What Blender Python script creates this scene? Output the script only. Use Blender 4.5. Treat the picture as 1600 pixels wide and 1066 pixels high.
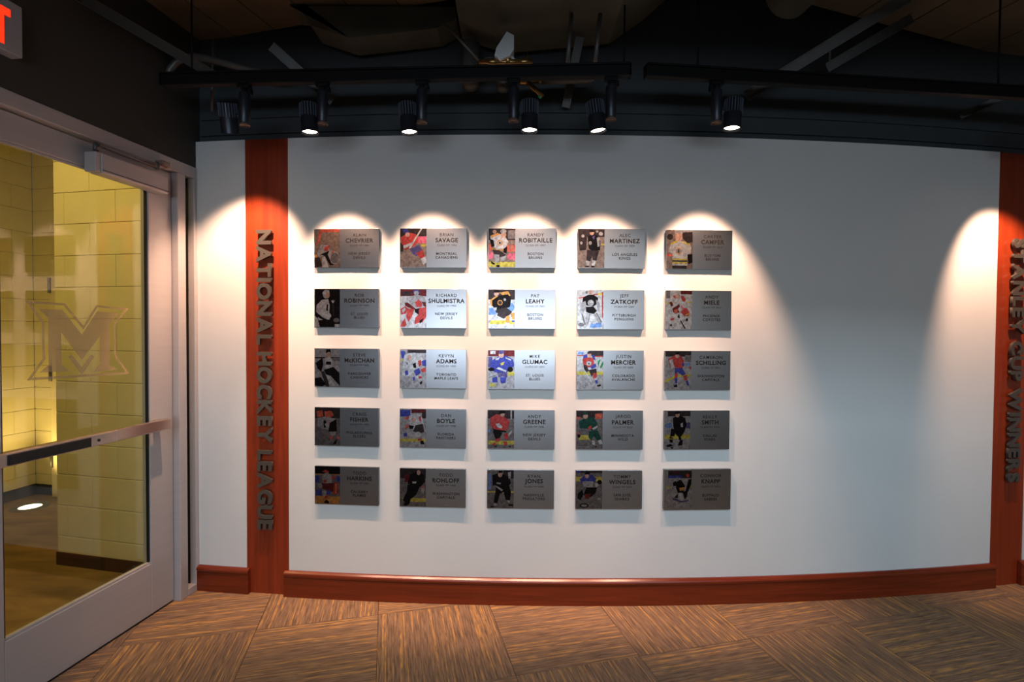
import bpy, bmesh, math, random
from mathutils import Vector, Matrix
random.seed(7)
for o in list(bpy.data.objects): bpy.data.objects.remove(o)
scene = bpy.context.scene
COL = scene.collection
PI = math.pi

# ------------------------------------------------------------------ camera
ZC, PITCH, ROLL, FPX = 1.434, 0.0212, 0.0063, 800.0
fw = Vector((0, math.cos(PITCH), -math.sin(PITCH)))
up0 = Vector((0, math.sin(PITCH), math.cos(PITCH)))
rt = Vector((1, 0, 0)) * math.cos(ROLL) + up0 * math.sin(ROLL)
up = -Vector((1, 0, 0)) * math.sin(ROLL) + up0 * math.cos(ROLL)
CAM = Vector((0, 0, ZC))
cd = bpy.data.cameras.new('camera'); cam = bpy.data.objects.new('camera', cd); COL.objects.link(cam)
cd.sensor_width = 36.0; cd.lens = 36.0 * FPX / 1600.0; cd.clip_start = 0.02
m = Matrix((rt, up, -fw)).transposed().to_4x4(); m.translation = CAM
cam.matrix_world = m
scene.camera = cam

# ------------------------------------------------------------------ world, big lights, exposure
w = bpy.data.worlds.new('world'); scene.world = w; w.use_nodes = True
w.node_tree.nodes['Background'].inputs[0].default_value = (0.55, 0.68, 0.8, 1)
w.node_tree.nodes['Background'].inputs[1].default_value = 0.05
scene.view_settings.view_transform = 'Standard'; scene.view_settings.look = 'None'
scene.view_settings.gamma = 1; scene.view_settings.use_curve_mapping = False
scene.view_settings.exposure = 0.0

def area_light(name, loc, direction, sx, sy, power, color, spread=180):
    l = bpy.data.lights.new(name, 'AREA'); l.shape = 'RECTANGLE'; l.size = sx; l.size_y = sy
    l.energy = power; l.color = color; l.spread = math.radians(spread)
    o = bpy.data.objects.new(name, l); COL.objects.link(o)
    o.location = loc; o.rotation_euler = Vector(direction).to_track_quat('-Z', 'Y').to_euler()
    return o
# daylight of the window band in the wall behind the camera
area_light('window_daylight', (-0.35, -4.42, 1.40), (0, 1, 0), 4.6, 0.46, 80, (0.72, 0.85, 1.0))
# added cool fill light for the lower wall, cut off above by a box
area_light('lower_wall_fill_light', (0.9, -1.6, 3.07), (0, 1, -0.55), 4.4, 0.4, 36, (0.64, 0.86, 1.0), 110)
# added fill light: brightens the rear wall so it bounces soft light forward
area_light('rear_bounce_fill_light', (0.6, -2.7, 3.2), (0, -1, -0.55), 5.0, 0.3, 90, (0.84, 0.93, 1.0), 120)
# yellow ceiling lamp of the vestibule behind the glass door
area_light('vestibule_lamp_light', (-2.75, 2.0, 3.05), (0, 0, -1), 0.5, 0.5, 29, (1.0, 0.70, 0.19))
SPOT_E, SPOT_C = 104.0, (1.0, 0.60, 0.40)

# ------------------------------------------------------------------ helpers
def srgb(c):
    def f(v):
        v /= 255.0
        return v / 12.92 if v <= 0.04045 else ((v + 0.055) / 1.055) ** 2.4
    return (f(c[0]), f(c[1]), f(c[2]), 1.0)

def mat(name, c, rough=0.6, metal=0.0, spec=None, var=0.0, vscale=(20, 20, 20), bump=0.0, bscale=(200, 200, 200), coat=0.0):
    mt = bpy.data.materials.new(name); mt.use_nodes = True
    nt = mt.node_tree; N = nt.nodes; L = nt.links; b = N['Principled BSDF']
    col = srgb(c)
    b.inputs['Base Color'].default_value = col
    b.inputs['Roughness'].default_value = rough; b.inputs['Metallic'].default_value = metal
    if spec is not None: b.inputs['Specular IOR Level'].default_value = spec
    if coat: b.inputs['Coat Weight'].default_value = coat; b.inputs['Coat Roughness'].default_value = 0.15
    if var or bump:
        tc = N.new('ShaderNodeTexCoord')
        def noise(sc):
            mp = N.new('ShaderNodeMapping'); mp.inputs['Scale'].default_value = sc
            nz = N.new('ShaderNodeTexNoise'); nz.inputs['Scale'].default_value = 1.0; nz.inputs['Detail'].default_value = 4
            L.new(tc.outputs['Object'], mp.inputs[0]); L.new(mp.outputs[0], nz.inputs['Vector']); return nz
        if var:
            nz = noise(vscale); rp = N.new('ShaderNodeValToRGB')
            rp.color_ramp.elements[0].position = 0.3; rp.color_ramp.elements[1].position = 0.7
            rp.color_ramp.elements[0].color = tuple(x * (1 - var) for x in col[:3]) + (1,)
            rp.color_ramp.elements[1].color = tuple(min(1, x * (1 + var)) for x in col[:3]) + (1,)
            L.new(nz.outputs['Fac'], rp.inputs[0]); L.new(rp.outputs[0], b.inputs['Base Color'])
        if bump:
            nz = noise(bscale); bp = N.new('ShaderNodeBump'); bp.inputs['Strength'].default_value = bump
            bp.inputs['Distance'].default_value = 0.002
            L.new(nz.outputs['Fac'], bp.inputs['Height']); L.new(bp.outputs[0], b.inputs['Normal'])
    return mt

def emis(name, c, strength):
    mt = bpy.data.materials.new(name); mt.use_nodes = True
    b = mt.node_tree.nodes['Principled BSDF']
    b.inputs['Base Color'].default_value = srgb(c)
    b.inputs['Emission Color'].default_value = srgb(c); b.inputs['Emission Strength'].default_value = strength
    return mt

def glass_mat(name, tint, refl=1.0):
    mt = bpy.data.materials.new(name); mt.use_nodes = True
    nt = mt.node_tree; N = nt.nodes; L = nt.links; N.remove(N['Principled BSDF'])
    out = N['Material Output']; tr = N.new('ShaderNodeBsdfTransparent'); tr.inputs[0].default_value = tint
    gl = N.new('ShaderNodeBsdfGlossy'); gl.inputs['Roughness'].default_value = 0.0
    ge = N.new('ShaderNodeNewGeometry'); dt = N.new('ShaderNodeVectorMath'); dt.operation = 'DOT_PRODUCT'
    L.new(ge.outputs['Incoming'], dt.inputs[0]); L.new(ge.outputs['Normal'], dt.inputs[1])
    def mth(op, a, b=None):
        k = N.new('ShaderNodeMath'); k.operation = op; L.new(a, k.inputs[0])
        if b is not None: k.inputs[1].default_value = b
        return k.outputs[0]
    ab = mth('ABSOLUTE', dt.outputs['Value'])
    sb = N.new('ShaderNodeMath'); sb.operation = 'SUBTRACT'; sb.inputs[0].default_value = 1.0; L.new(ab, sb.inputs[1])
    fr = mth('ADD', mth('MULTIPLY', mth('POWER', sb.outputs[0], 5.0), 0.96), 0.04)
    mx = N.new('ShaderNodeMixShader')
    L.new(fr, mx.inputs[0]); L.new(tr.outputs[0], mx.inputs[1]); L.new(gl.outputs[0], mx.inputs[2])
    L.new(mx.outputs[0], out.inputs[0]); return mt

def film_mat(name, c, opacity):
    mt = bpy.data.materials.new(name); mt.use_nodes = True
    nt = mt.node_tree; N = nt.nodes; L = nt.links; N.remove(N['Principled BSDF'])
    out = N['Material Output']; tr = N.new('ShaderNodeBsdfTransparent')
    df = N.new('ShaderNodeBsdfDiffuse'); df.inputs[0].default_value = srgb(c)
    mx = N.new('ShaderNodeMixShader'); mx.inputs[0].default_value = opacity
    L.new(tr.outputs[0], mx.inputs[1]); L.new(df.outputs[0], mx.inputs[2]); L.new(mx.outputs[0], out.inputs[0])
    return mt

def wood_mat(name, c1, c2, vert=True, rough=0.32):
    mt = bpy.data.materials.new(name); mt.use_nodes = True
    nt = mt.node_tree; N = nt.nodes; L = nt.links; b = N['Principled BSDF']
    tc = N.new('ShaderNodeTexCoord'); mp = N.new('ShaderNodeMapping')
    mp.inputs['Scale'].default_value = (40, 40, 2.2) if vert else (2.5, 2.5, 45)
    nz = N.new('ShaderNodeTexNoise'); nz.inputs['Scale'].default_value = 1.0; nz.inputs['Detail'].default_value = 6
    nz.inputs['Distortion'].default_value = 0.6
    rp = N.new('ShaderNodeValToRGB'); rp.color_ramp.elements[0].color = srgb(c1); rp.color_ramp.elements[1].color = srgb(c2)
    rp.color_ramp.elements[0].position = 0.3; rp.color_ramp.elements[1].position = 0.72
    L.new(tc.outputs['Object'], mp.inputs[0]); L.new(mp.outputs[0], nz.inputs['Vector'])
    L.new(nz.outputs['Fac'], rp.inputs[0]); L.new(rp.outputs[0], b.inputs['Base Color'])
    b.inputs['Roughness'].default_value = rough
    return mt

class MB:
    """collects shapes; build() links them as ONE mesh object"""
    def __init__(s): s.bm = bmesh.new()
    def verts(s, pts): return [s.bm.verts.new(p) for p in pts]
    def box(s, x0, x1, y0, y1, z0, z1, bev=0.0, M=None):
        v = s.verts([(x, y, z) for x in (x0, x1) for y in (y0, y1) for z in (z0, z1)])
        fs = [(0, 1, 3, 2), (4, 6, 7, 5), (0, 4, 5, 1), (2, 3, 7, 6), (0, 2, 6, 4), (1, 5, 7, 3)]
        F = [s.bm.faces.new([v[i] for i in f]) for f in fs]
        vv = v
        if bev:
            es = list({e for f in F for e in f.edges})
            r = bmesh.ops.bevel(s.bm, geom=es, offset=bev, segments=2, affect='EDGES', profile=0.5)
            vv = r['verts']
            vv = list({x for x in vv} | {x for x in v if x.is_valid})
        if M is not None:
            for x in vv: x.co = M @ x.co
        return s
    def prism(s, poly, y0, y1, M=None):
        """poly in xz plane, extruded along y"""
        a = [Vector((p[0], y0, p[1])) for p in poly]; b = [Vector((p[0], y1, p[1])) for p in poly]
        if M is not None: a = [M @ p for p in a]; b = [M @ p for p in b]
        A = s.verts(a); B = s.verts(b); n = len(A)
        s.bm.faces.new(A); s.bm.faces.new(B[::-1])
        for i in range(n): s.bm.faces.new([A[i], B[i], B[(i + 1) % n], A[(i + 1) % n]])
        return s
    def plan(s, poly, z0, z1):
        A = s.verts([(p[0], p[1], z0) for p in poly]); B = s.verts([(p[0], p[1], z1) for p in poly]); n = len(A)
        s.bm.faces.new(A); s.bm.faces.new(B[::-1])
        for i in range(n): s.bm.faces.new([A[i], B[i], B[(i + 1) % n], A[(i + 1) % n]])
        return s
    def lathe(s, prof, n=24, M=None, smooth=True):
        """prof: list of (r, z); revolve about z"""
        rings = []
        for r, z in prof:
            if r < 1e-6: rings.append(s.verts([M @ Vector((0, 0, z)) if M is not None else (0, 0, z)]))
            else:
                p = [Vector((r * math.cos(2 * PI * k / n), r * math.sin(2 * PI * k / n), z)) for k in range(n)]
                rings.append(s.verts([M @ q for q in p] if M is not None else p))
        for a, b in zip(rings, rings[1:]):
            for k in range(n):
                k2 = (k + 1) % n
                if len(a) == 1 and len(b) == 1: continue
                if len(a) == 1: f = s.bm.faces.new([a[0], b[k2], b[k]])
                elif len(b) == 1: f = s.bm.faces.new([a[k], a[k2], b[0]])
                else: f = s.bm.faces.new([a[k], a[k2], b[k2], b[k]])
                f.smooth = smooth
        return s
    def tube(s, pts, r, n=10, caps=True):
        pts = [Vector(p) for p in pts]; rings = []
        ref = None
        for i, p in enumerate(pts):
            t = (pts[min(i + 1, len(pts) - 1)] - pts[max(i - 1, 0)]).normalized()
            if ref is None: ref = Vector((0, 0, 1)) if abs(t.z) < 0.9 else Vector((1, 0, 0))
            a = (ref - t * ref.dot(t)).normalized(); b = t.cross(a); ref = a
            rr = r[i] if isinstance(r, (list, tuple)) else r
            rings.append(s.verts([p + (a * math.cos(2 * PI * k / n) + b * math.sin(2 * PI * k / n)) * rr for k in range(n)]))
        for a, b in zip(rings, rings[1:]):
            for k in range(n):
                f = s.bm.faces.new([a[k], a[(k + 1) % n], b[(k + 1) % n], b[k]]); f.smooth = True
        if caps: s.bm.faces.new(rings[0][::-1]); s.bm.faces.new(rings[-1])
        return s
    def bar(s, p0, p1, wdt, thk, upv=(0, 0, 1)):
        """rectangular bar from p0 to p1"""
        p0, p1 = Vector(p0), Vector(p1); t = (p1 - p0).normalized(); u_ = Vector(upv)
        a = (u_ - t * u_.dot(t)).normalized() * thk / 2; b = t.cross(a).normalized() * wdt / 2
        A = s.verts([p0 + a + b, p0 + a - b, p0 - a - b, p0 - a + b]); B = s.verts([p1 + a + b, p1 + a - b, p1 - a - b, p1 - a + b])
        s.bm.faces.new(A); s.bm.faces.new(B[::-1])
        for i in range(4): s.bm.faces.new([A[i], B[i], B[(i + 1) % 4], A[(i + 1) % 4]])
        return s
    def build(s, name, material, parent=None, loc=None, rotz=None):
        bmesh.ops.recalc_face_normals(s.bm, faces=s.bm.faces)
        me = bpy.data.meshes.new(name); s.bm.to_mesh(me); s.bm.free()
        return link(name, me, material, parent, loc, rotz)

def link(name, me, material, parent=None, loc=None, rotz=None):
    o = bpy.data.objects.new(name, me); COL.objects.link(o)
    if material is not None and not me.materials: me.materials.append(material)
    if parent is not None: o.parent = parent
    if loc is not None: o.location = loc
    if rotz is not None: o.rotation_euler = (0, 0, rotz)
    return o

def tag(o, label, cat, group=None):
    o['label'] = label; o['category'] = cat
    if group: o['group'] = group
    return o
def struct(o, label=None):
    o['kind'] = 'structure'
    if label: o['label'] = label
    return o
def empty(name, loc=(0, 0, 0), rotz=0.0):
    o = bpy.data.objects.new(name, None); COL.objects.link(o); o.location = loc; o.rotation_euler = (0, 0, rotz)
    o.empty_display_size = 0.05
    return o

def text_mesh(body, size, bold=0.0, extrude=0.0, spacing=1.0, align='CENTER'):
    cu = bpy.data.curves.new('txt', 'FONT'); cu.body = body; cu.size = size; cu.offset = bold * size
    cu.extrude = extrude; cu.space_character = spacing; cu.align_x = align; cu.align_y = 'CENTER'; cu.resolution_u = 3
    ob = bpy.data.objects.new('txt', cu); COL.objects.link(ob)
    dg = bpy.context.evaluated_depsgraph_get(); dg.update()
    me = bpy.data.meshes.new_from_object(ob.evaluated_get(dg), depsgraph=dg)
    bpy.data.objects.remove(ob); bpy.data.curves.remove(cu)
    return me

def ray(x, y): return fw + rt * ((x - 800) / FPX) - up * ((y - 533) / FPX)
def at_y(x, y, Y): v = ray(x, y); return CAM + v * (Y / v.y)
def at_plane(x, y, p, n): v = ray(x, y); return CAM + v * ((Vector(p) - CAM).dot(n) / v.dot(n))

# the curved wall: an arc bulging towards the camera
R, X0, D = 14.3896, 0.2461, 2.6529
def W(s, z=0.0, off=0.0):
    th = s / R
    return Vector((X0 + (R + off) * math.sin(th), D + R - (R + off) * math.cos(th), z))
def arc_sweep(name, s0, s1, profile, material, parent=None, step=0.1):
    """closed profile of (off, z) points swept along the wall arc"""
    n = max(2, int((s1 - s0) / step)); b = MB(); rings = []
    for i in range(n + 1):
        s = s0 + (s1 - s0) * i / n; rings.append(b.verts([W(s, z, off) for off, z in profile]))
    k = len(profile)
    for A, B in zip(rings, rings[1:]):
        for j in range(k): b.bm.faces.new([A[j], A[(j + 1) % k], B[(j + 1) % k], B[j]])
    b.bm.faces.new(rings[0]); b.bm.faces.new(rings[-1][::-1])
    return b.build(name, material, parent)

# ------------------------------------------------------------------ materials
M_WALL = mat('white_wallcovering', (205, 206, 206), 0.75, bump=0.25, bscale=(260, 260, 600), var=0.02, vscale=(3, 3, 3))
M_DARK = mat('charcoal_paint', (52, 58, 62), 0.7, var=0.08, vscale=(4, 4, 4))
M_DARKL = mat('charcoal_paint_left', (50, 49, 45), 0.8, var=0.06, vscale=(4, 4, 4))
M_WOOD = wood_mat('cherry_wood_upright', (114, 36, 11), (140, 50, 17), rough=0.4)
M_WOODH = wood_mat('cherry_wood_lengthwise', (92, 32, 14), (120, 44, 20), vert=False, rough=0.25)
M_DECK = wood_mat('brown_deck', (92, 82, 64), (108, 96, 76), vert=False, rough=0.8)
M_DUCT = mat('duct_wrap', (78, 80, 70), 0.7, var=0.15, vscale=(8, 8, 8), bump=0.4, bscale=(30, 30, 30))
M_STEEL = mat('painted_strut', (74, 74, 72), 0.5, metal=0.3, var=0.08, vscale=(30, 30, 30))
M_CONDUIT = mat('grey_conduit', (96, 94, 90), 0.45, metal=0.4, var=0.06, vscale=(30, 30, 30))
M_BRASS = mat('brass', (158, 126, 76), 0.3, metal=0.9, var=0.12, vscale=(40, 40, 40))
M_WHITEBOX = mat('white_plastic', (205, 210, 212), 0.4, var=0.03, vscale=(20, 20, 20))
M_BLACK = mat('black_track_paint', (8, 8, 9), 0.6, spec=0.2, var=0.1, vscale=(30, 30, 30))
M_LAMP = mat('black_lamp_enamel', (52, 56, 64), 0.36, metal=0.6, var=0.08, vscale=(30, 30, 30))
M_FIN = mat('fin_enamel_sheen', (84, 92, 106), 0.4, metal=0.3, var=0.06, vscale=(30, 30, 30))  # lighter bluish copy of the lamp enamel, sheen put into the colour
M_LAMPCAP = mat('lamp_brown_cap', (92, 70, 60), 0.5, var=0.08, vscale=(30, 30, 30))
M_LENS = emis('lamp_lens_glow', (255, 236, 214), 14.0)
M_ALU = mat('brushed_aluminium_frame', (176, 170, 170), 0.42, metal=0.2, var=0.03, vscale=(4, 4, 60), bump=0.1, bscale=(5, 5, 400))
M_BAR = mat('satin_push_bar', (198, 176, 164), 0.24, metal=0.9, var=0.03, vscale=(5, 5, 50))
M_RUBBER = mat('black_rubber', (16, 15, 15), 0.4, var=0.1, vscale=(30, 30, 30))
M_GLASS = glass_mat('door_glass', (0.96, 0.97, 0.90, 1))
M_FILM = film_mat('etched_film', (196, 164, 128), 0.42)
M_BLOCK = mat('cream_block_paint', (214, 206, 172), 0.6, var=0.03, vscale=(9, 9, 9), bump=0.5, bscale=(90, 90, 90))
M_MORTAR = mat('cream_mortar', (206, 198, 162), 0.8, var=0.03, vscale=(9, 9, 9))
M_COVE = mat('dark_cove_base', (44, 38, 36), 0.5, var=0.06, vscale=(9, 9, 9))
M_VFLOOR = mat('vestibule_carpet', (112, 92, 56), 0.95, var=0.35, vscale=(3, 9, 3), bump=0.6, bscale=(200, 200, 200))
M_JAMB = mat('cream_door_enamel', (224, 214, 184), 0.4, var=0.02, vscale=(5, 5, 5))
M_SUB = mat('floor_adhesive', (48, 38, 32), 0.9, var=0.1, vscale=(5, 5, 5))
M_LETTER = mat('bronze_grey_metal', (94, 88, 82), 0.4, metal=0.55, var=0.05, vscale=(30, 30, 30))
M_BACKING = mat('plaque_backing', (70, 76, 82), 0.5, var=0.04, vscale=(20, 20, 20))
M_EXITBOX = mat('exit_sign_housing', (150, 150, 154), 0.5, var=0.03, vscale=(20, 20, 20))
M_EXITRED = emis('exit_red_glow', (255, 36, 12), 2.6)
M_UPLIGHT = emis('uplight_glow', (255, 240, 200), 5.0)
M_REAR = mat('rear_wall_cream', (206, 202, 194), 0.8, var=0.05, vscale=(3, 3, 3))

def plaque_metal():
    mt = bpy.data.materials.new('brushed_plaque_metal'); mt.use_nodes = True
    nt = mt.node_tree; N = nt.nodes; L = nt.links; b = N['Principled BSDF']
    b.inputs['Metallic'].default_value = 1.0
    tc = N.new('ShaderNodeTexCoord'); mp = N.new('ShaderNodeMapping'); mp.inputs['Scale'].default_value = (6, 6, 900)
    nz = N.new('ShaderNodeTexNoise'); nz.inputs['Scale'].default_value = 1; nz.inputs['Detail'].default_value = 3
    L.new(tc.outputs['Object'], mp.inputs[0]); L.new(mp.outputs[0], nz.inputs['Vector'])
    r = N.new('ShaderNodeMapRange'); r.inputs['To Min'].default_value = 0.23; r.inputs['To Max'].default_value = 0.29
    L.new(nz.outputs['Fac'], r.inputs['Value']); L.new(r.outputs[0], b.inputs['Roughness'])
    rp = N.new('ShaderNodeValToRGB'); rp.color_ramp.elements[0].color = (0.40, 0.405, 0.43, 1); rp.color_ramp.elements[1].color = (0.48, 0.49, 0.52, 1)
    L.new(nz.outputs['Fac'], rp.inputs[0]); L.new(rp.outputs[0], b.inputs['Base Color'])
    return mt
M_PLAQUE = plaque_metal()
M_PRINT_TXT = mat('dark_print_ink', (20, 17, 18), 0.6, spec=0.15, var=0.05, vscale=(60, 60, 60))
def print_mat():
    mt = bpy.data.materials.new('photo_print_ink'); mt.use_nodes = True
    nt = mt.node_tree; N = nt.nodes; L = nt.links; b = N['Principled BSDF']
    at = N.new('ShaderNodeAttribute'); at.attribute_name = 'ink'
    tc = N.new('ShaderNodeTexCoord'); nz = N.new('ShaderNodeTexNoise'); nz.inputs['Scale'].default_value = 85; nz.inputs['Detail'].default_value = 3
    L.new(tc.outputs['Object'], nz.inputs['Vector'])
    mr = N.new('ShaderNodeMapRange'); mr.inputs['From Min'].default_value = 0.3; mr.inputs['From Max'].default_value = 0.7
    mr.inputs['To Min'].default_value = 0.45; mr.inputs['To Max'].default_value = 0.95; L.new(nz.outputs['Fac'], mr.inputs['Value'])
    hs = N.new('ShaderNodeHueSaturation'); hs.inputs['Saturation'].default_value = 0.9
    L.new(at.outputs['Color'], hs.inputs['Color']); L.new(mr.outputs[0], hs.inputs['Value'])
    L.new(hs.outputs[0], b.inputs['Base Color'])
    b.inputs['Metallic'].default_value = 0.92; b.inputs['Roughness'].default_value = 0.28
    return mt
M_PRINT = print_mat()

def carpet_mat():
    mt = bpy.data.materials.new('striped_carpet'); mt.use_nodes = True
    nt = mt.node_tree; N = nt.nodes; L = nt.links; b = N['Principled BSDF']
    b.inputs['Roughness'].default_value = 0.95; b.inputs['Specular IOR Level'].default_value = 0.15
    tc = N.new('ShaderNodeTexCoord'); oi = N.new('ShaderNodeObjectInfo')
    ad = N.new('ShaderNodeVectorMath'); ad.operation = 'ADD'
    cx = N.new('ShaderNodeCombineXYZ'); mu = N.new('ShaderNodeMath'); mu.operation = 'MULTIPLY'; mu.inputs[1].default_value = 13.0
    L.new(oi.outputs['Random'], mu.inputs[0]); L.new(mu.outputs[0], cx.inputs['X']); L.new(mu.outputs[0], cx.inputs['Y'])
    L.new(tc.outputs['Object'], ad.inputs[0]); L.new(cx.outputs[0], ad.inputs[1])
    def noise(sc, det=2):
        mp = N.new('ShaderNodeMapping'); mp.inputs['Scale'].default_value = sc
        nz = N.new('ShaderNodeTexNoise'); nz.inputs['Scale'].default_value = 1; nz.inputs['Detail'].default_value = det
        L.new(ad.outputs[0], mp.inputs[0]); L.new(mp.outputs[0], nz.inputs['Vector']); return nz
    n1 = noise((10, 170, 1)); n2 = noise((1.0, 80, 1), 2); n4 = noise((16, 70, 1), 2); n3 = noise((300, 300, 1))
    r1 = N.new('ShaderNodeValToRGB'); e = r1.color_ramp.elements
    e[0].position = 0.30; e[0].color = srgb((98, 77, 64)); e[1].position = 0.70; e[1].color = srgb((152, 121, 97))
    r2 = N.new('ShaderNodeValToRGB'); e = r2.color_ramp.elements
    e[0].position = 0.52; e[0].color = (0, 0, 0, 1); e[1].position = 0.60; e[1].color = (1, 1, 1, 1)
    mx = N.new('ShaderNodeMix'); mx.data_type = 'RGBA'; mx.inputs['B'].default_value = srgb((200, 148, 84))
    L.new(n1.outputs['Fac'], r1.inputs[0]); L.new(n2.outputs['Fac'], r2.inputs[0])
    r4 = N.new('ShaderNodeMapRange'); r4.inputs['From Min'].default_value = 0.35; r4.inputs['From Max'].default_value = 0.62; r4.inputs['To Min'].default_value = 0.05; r4.inputs['To Max'].default_value = 0.85
    L.new(n4.outputs['Fac'], r4.inputs['Value']); mm = N.new('ShaderNodeMath'); mm.operation = 'MULTIPLY'
    L.new(r2.outputs[0], mm.inputs[0]); L.new(r4.outputs[0], mm.inputs[1]); L.new(mm.outputs[0], mx.inputs['Factor']); L.new(r1.outputs[0], mx.inputs['A']); L.new(mx.outputs['Result'], b.inputs['Base Color'])
    m2 = N.new('ShaderNodeMath'); m2.operation = 'ADD'
    L.new(n2.outputs['Fac'], m2.inputs[0]); L.new(n3.outputs['Fac'], m2.inputs[1])
    bp = N.new('ShaderNodeBump'); bp.inputs['Strength'].default_value = 0.5; bp.inputs['Distance'].default_value = 0.004
    L.new(m2.outputs[0], bp.inputs['Height']); L.new(bp.outputs[0], b.inputs['Normal'])
    return mt
M_CARPET = carpet_mat()

# ------------------------------------------------------------------ the setting: left wall frame of reference
CORNER = Vector((-1.715, 2.787, 0)); U = Vector((0.1445, 0.9895, 0)).normalized(); NL = Vector((U.y, -U.x, 0))
ROT_L = math.atan2(-U.y, -U.x)          # local x: along the wall towards the camera, local y: into the room
def on_left(b, name, material, parent=None):
    o = b.build(name, material, parent)
    if parent is None: o.location = CORNER; o.rotation_euler = (0, 0, ROT_L)
    return o

# floor: adhesive bed and quarter-turned carpet tiles
floor = struct(MB().plan([(-2.95, -4.6), (5.6, -4.6), (5.6, 4.4), (-1.5, 4.4)], -0.06, -0.010).build('floor', M_SUB),
               'brown striped carpet tile floor laid in quarter turns')
E1 = Vector((0.971, 0.2385, 0)); E2 = Vector((-0.2385, 0.971, 0)); T0 = Vector((0.025, 2.095, 0)); TA, TB = 0.562, 0.598
ROT_T = math.atan2(E1.y, E1.x)
def clip(poly, p, n):
    out = []
    for i in range(len(poly)):
        a, b = poly[i], poly[(i + 1) % len(poly)]; da, db = (a - p).dot(n), (b - p).dot(n)
        if da >= 0: out.append(a)
        if (da >= 0) != (db >= 0): out.append(a + (b - a) * (da / (da - db)))
    return out
tile_meshes = {}
for i in range(-7, 10):
    for j in range(-6, 5):
        g = 0.0012
        P = [T0 + E1 * (i + a) * TA + E2 * (j + b) * TB for a, b in ((0, 0), (1, 0), (1, 1), (0, 1))]
        c = (P[0] + P[2]) / 2
        if c.y > 3.35 or c.y < -1.4 or c.x > 4.6: continue
        if (c - CORNER).dot(NL) < -0.5: continue
        # clear of the curved wall
        if c.y > (W(R * math.asin(max(-1, min(1, (c.x - X0) / R)))).y + 0.36): continue
        vertical = (i + j) % 2 != 0
        rz = ROT_T + (PI / 2 if vertical else 0)
        hx, hy = (TB / 2 - g, TA / 2 - g) if vertical else (TA / 2 - g, TB / 2 - g)
        Rm = Matrix.Rotation(rz, 3, 'Z')
        loc = [Vector((-hx, -hy, 0)), Vector((hx, -hy, 0)), Vector((hx, hy, 0)), Vector((-hx, hy, 0))]
        wp = [c + Rm @ v for v in loc]
        cut = clip(wp, CORNER - NL * 0.05, NL)
        if len(cut) < 3: continue
        if len(cut) == 4 and all((a - b).length < 1e-6 for a, b in zip(cut, wp)):
            key = vertical
            if key in tile_meshes: link('carpet_tile', tile_meshes[key], None, floor, (c.x, c.y, 0), rz); continue
            o = MB().plan([(v.x, v.y) for v in loc], -0.010, 0.0).build('carpet_tile', M_CARPET, floor, (c.x, c.y, 0), rz)
            tile_meshes[key] = o.data
        else:
            lp = [Rm.transposed() @ (q - c) for q in cut]
            MB().plan([(v.x, v.y) for v in lp], -0.010, 0.0).build('carpet_tile', M_CARPET, floor, (c.x, c.y, 0), rz)

# curved white wall in three panels, wood uprights between them
S_A, S_B, S_C, S_D, S_E, S_F = -1.985, -1.681, -1.4385, 2.470, 2.700, 5.0
ZT = 2.44
PANEL = [(0, 0), (0, ZT), (-0.14, ZT), (-0.14, 0)]
wb = struct(arc_sweep('wall_back', S_C, S_D, PANEL, M_WALL), 'white curved wall panel behind the plaques')
wl2 = struct(arc_sweep('wall_back_corner', S_A, S_B, PANEL, M_WALL), 'narrow white wall panel beside the glass door')
wr2 = struct(arc_sweep('wall_back_right', S_E, S_F, PANEL, M_WALL), 'white wall panel past the right wood upright')
PILL = [(-0.004, 0), (-0.004, ZT), (-0.14, ZT), (-0.14, 0)]
struct(arc_sweep('trim_1', S_B, S_C, PILL, M_WOOD), 'cherry wood upright left of the plaques')
struct(arc_sweep('trim_2', S_D, S_E, PILL, M_WOOD), 'cherry wood upright at the right edge')
BASE = [(0, 0), (0.020, 0), (0.020, 0.104), (0.0165, 0.106), (0.0165, 0.109), (0.021, 0.111), (0.0235, 0.116), (0.0235, 0.122), (0.020, 0.129), (0.010, 0.136), (0, 0.137)]
struct(arc_sweep('baseboard_corner', -1.962, -1.661, BASE, M_WOODH), 'short cherry baseboard by the glass door')
struct(arc_sweep('baseboard_back', -1.459, 2.492, BASE, M_WOODH), 'long curved cherry baseboard under the plaques')
struct(arc_sweep('baseboard_right', 2.668, S_F, BASE, M_WOODH), 'cherry baseboard past the right wood upright')
# dark wall above the panels with two ledge rails
struct(arc_sweep('wall_upper', -2.05, S_F, [(-0.03, ZT + 0.001), (-0.03, 3.6), (-0.14, 3.6), (-0.14, ZT + 0.001)], M_DARK), 'charcoal wall above the white panels')
struct(arc_sweep('trim_3', -1.95, S_F, [(-0.03, 2.475), (-0.012, 2.475), (-0.012, 2.487), (-0.03, 2.49)], M_DARK), 'lower dark ledge rail above the white panel')
struct(arc_sweep('trim_4', -1.95, S_F, [(-0.03, 2.560), (-0.016, 2.560), (-0.016, 2.572), (-0.03, 2.575)], M_DARK), 'upper dark ledge rail above the white panel')

# left wall: over and beside the door opening
b = MB(); b.box(-0.12, 1.115, -0.12, 0.0, 2.298, 3.6); b.box(1.115, 7.4, -0.12, 0.0, 0, 3.6)
struct(on_left(b, 'wall_left', M_DARKL), 'dark painted wall above and beside the glass door')
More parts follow.
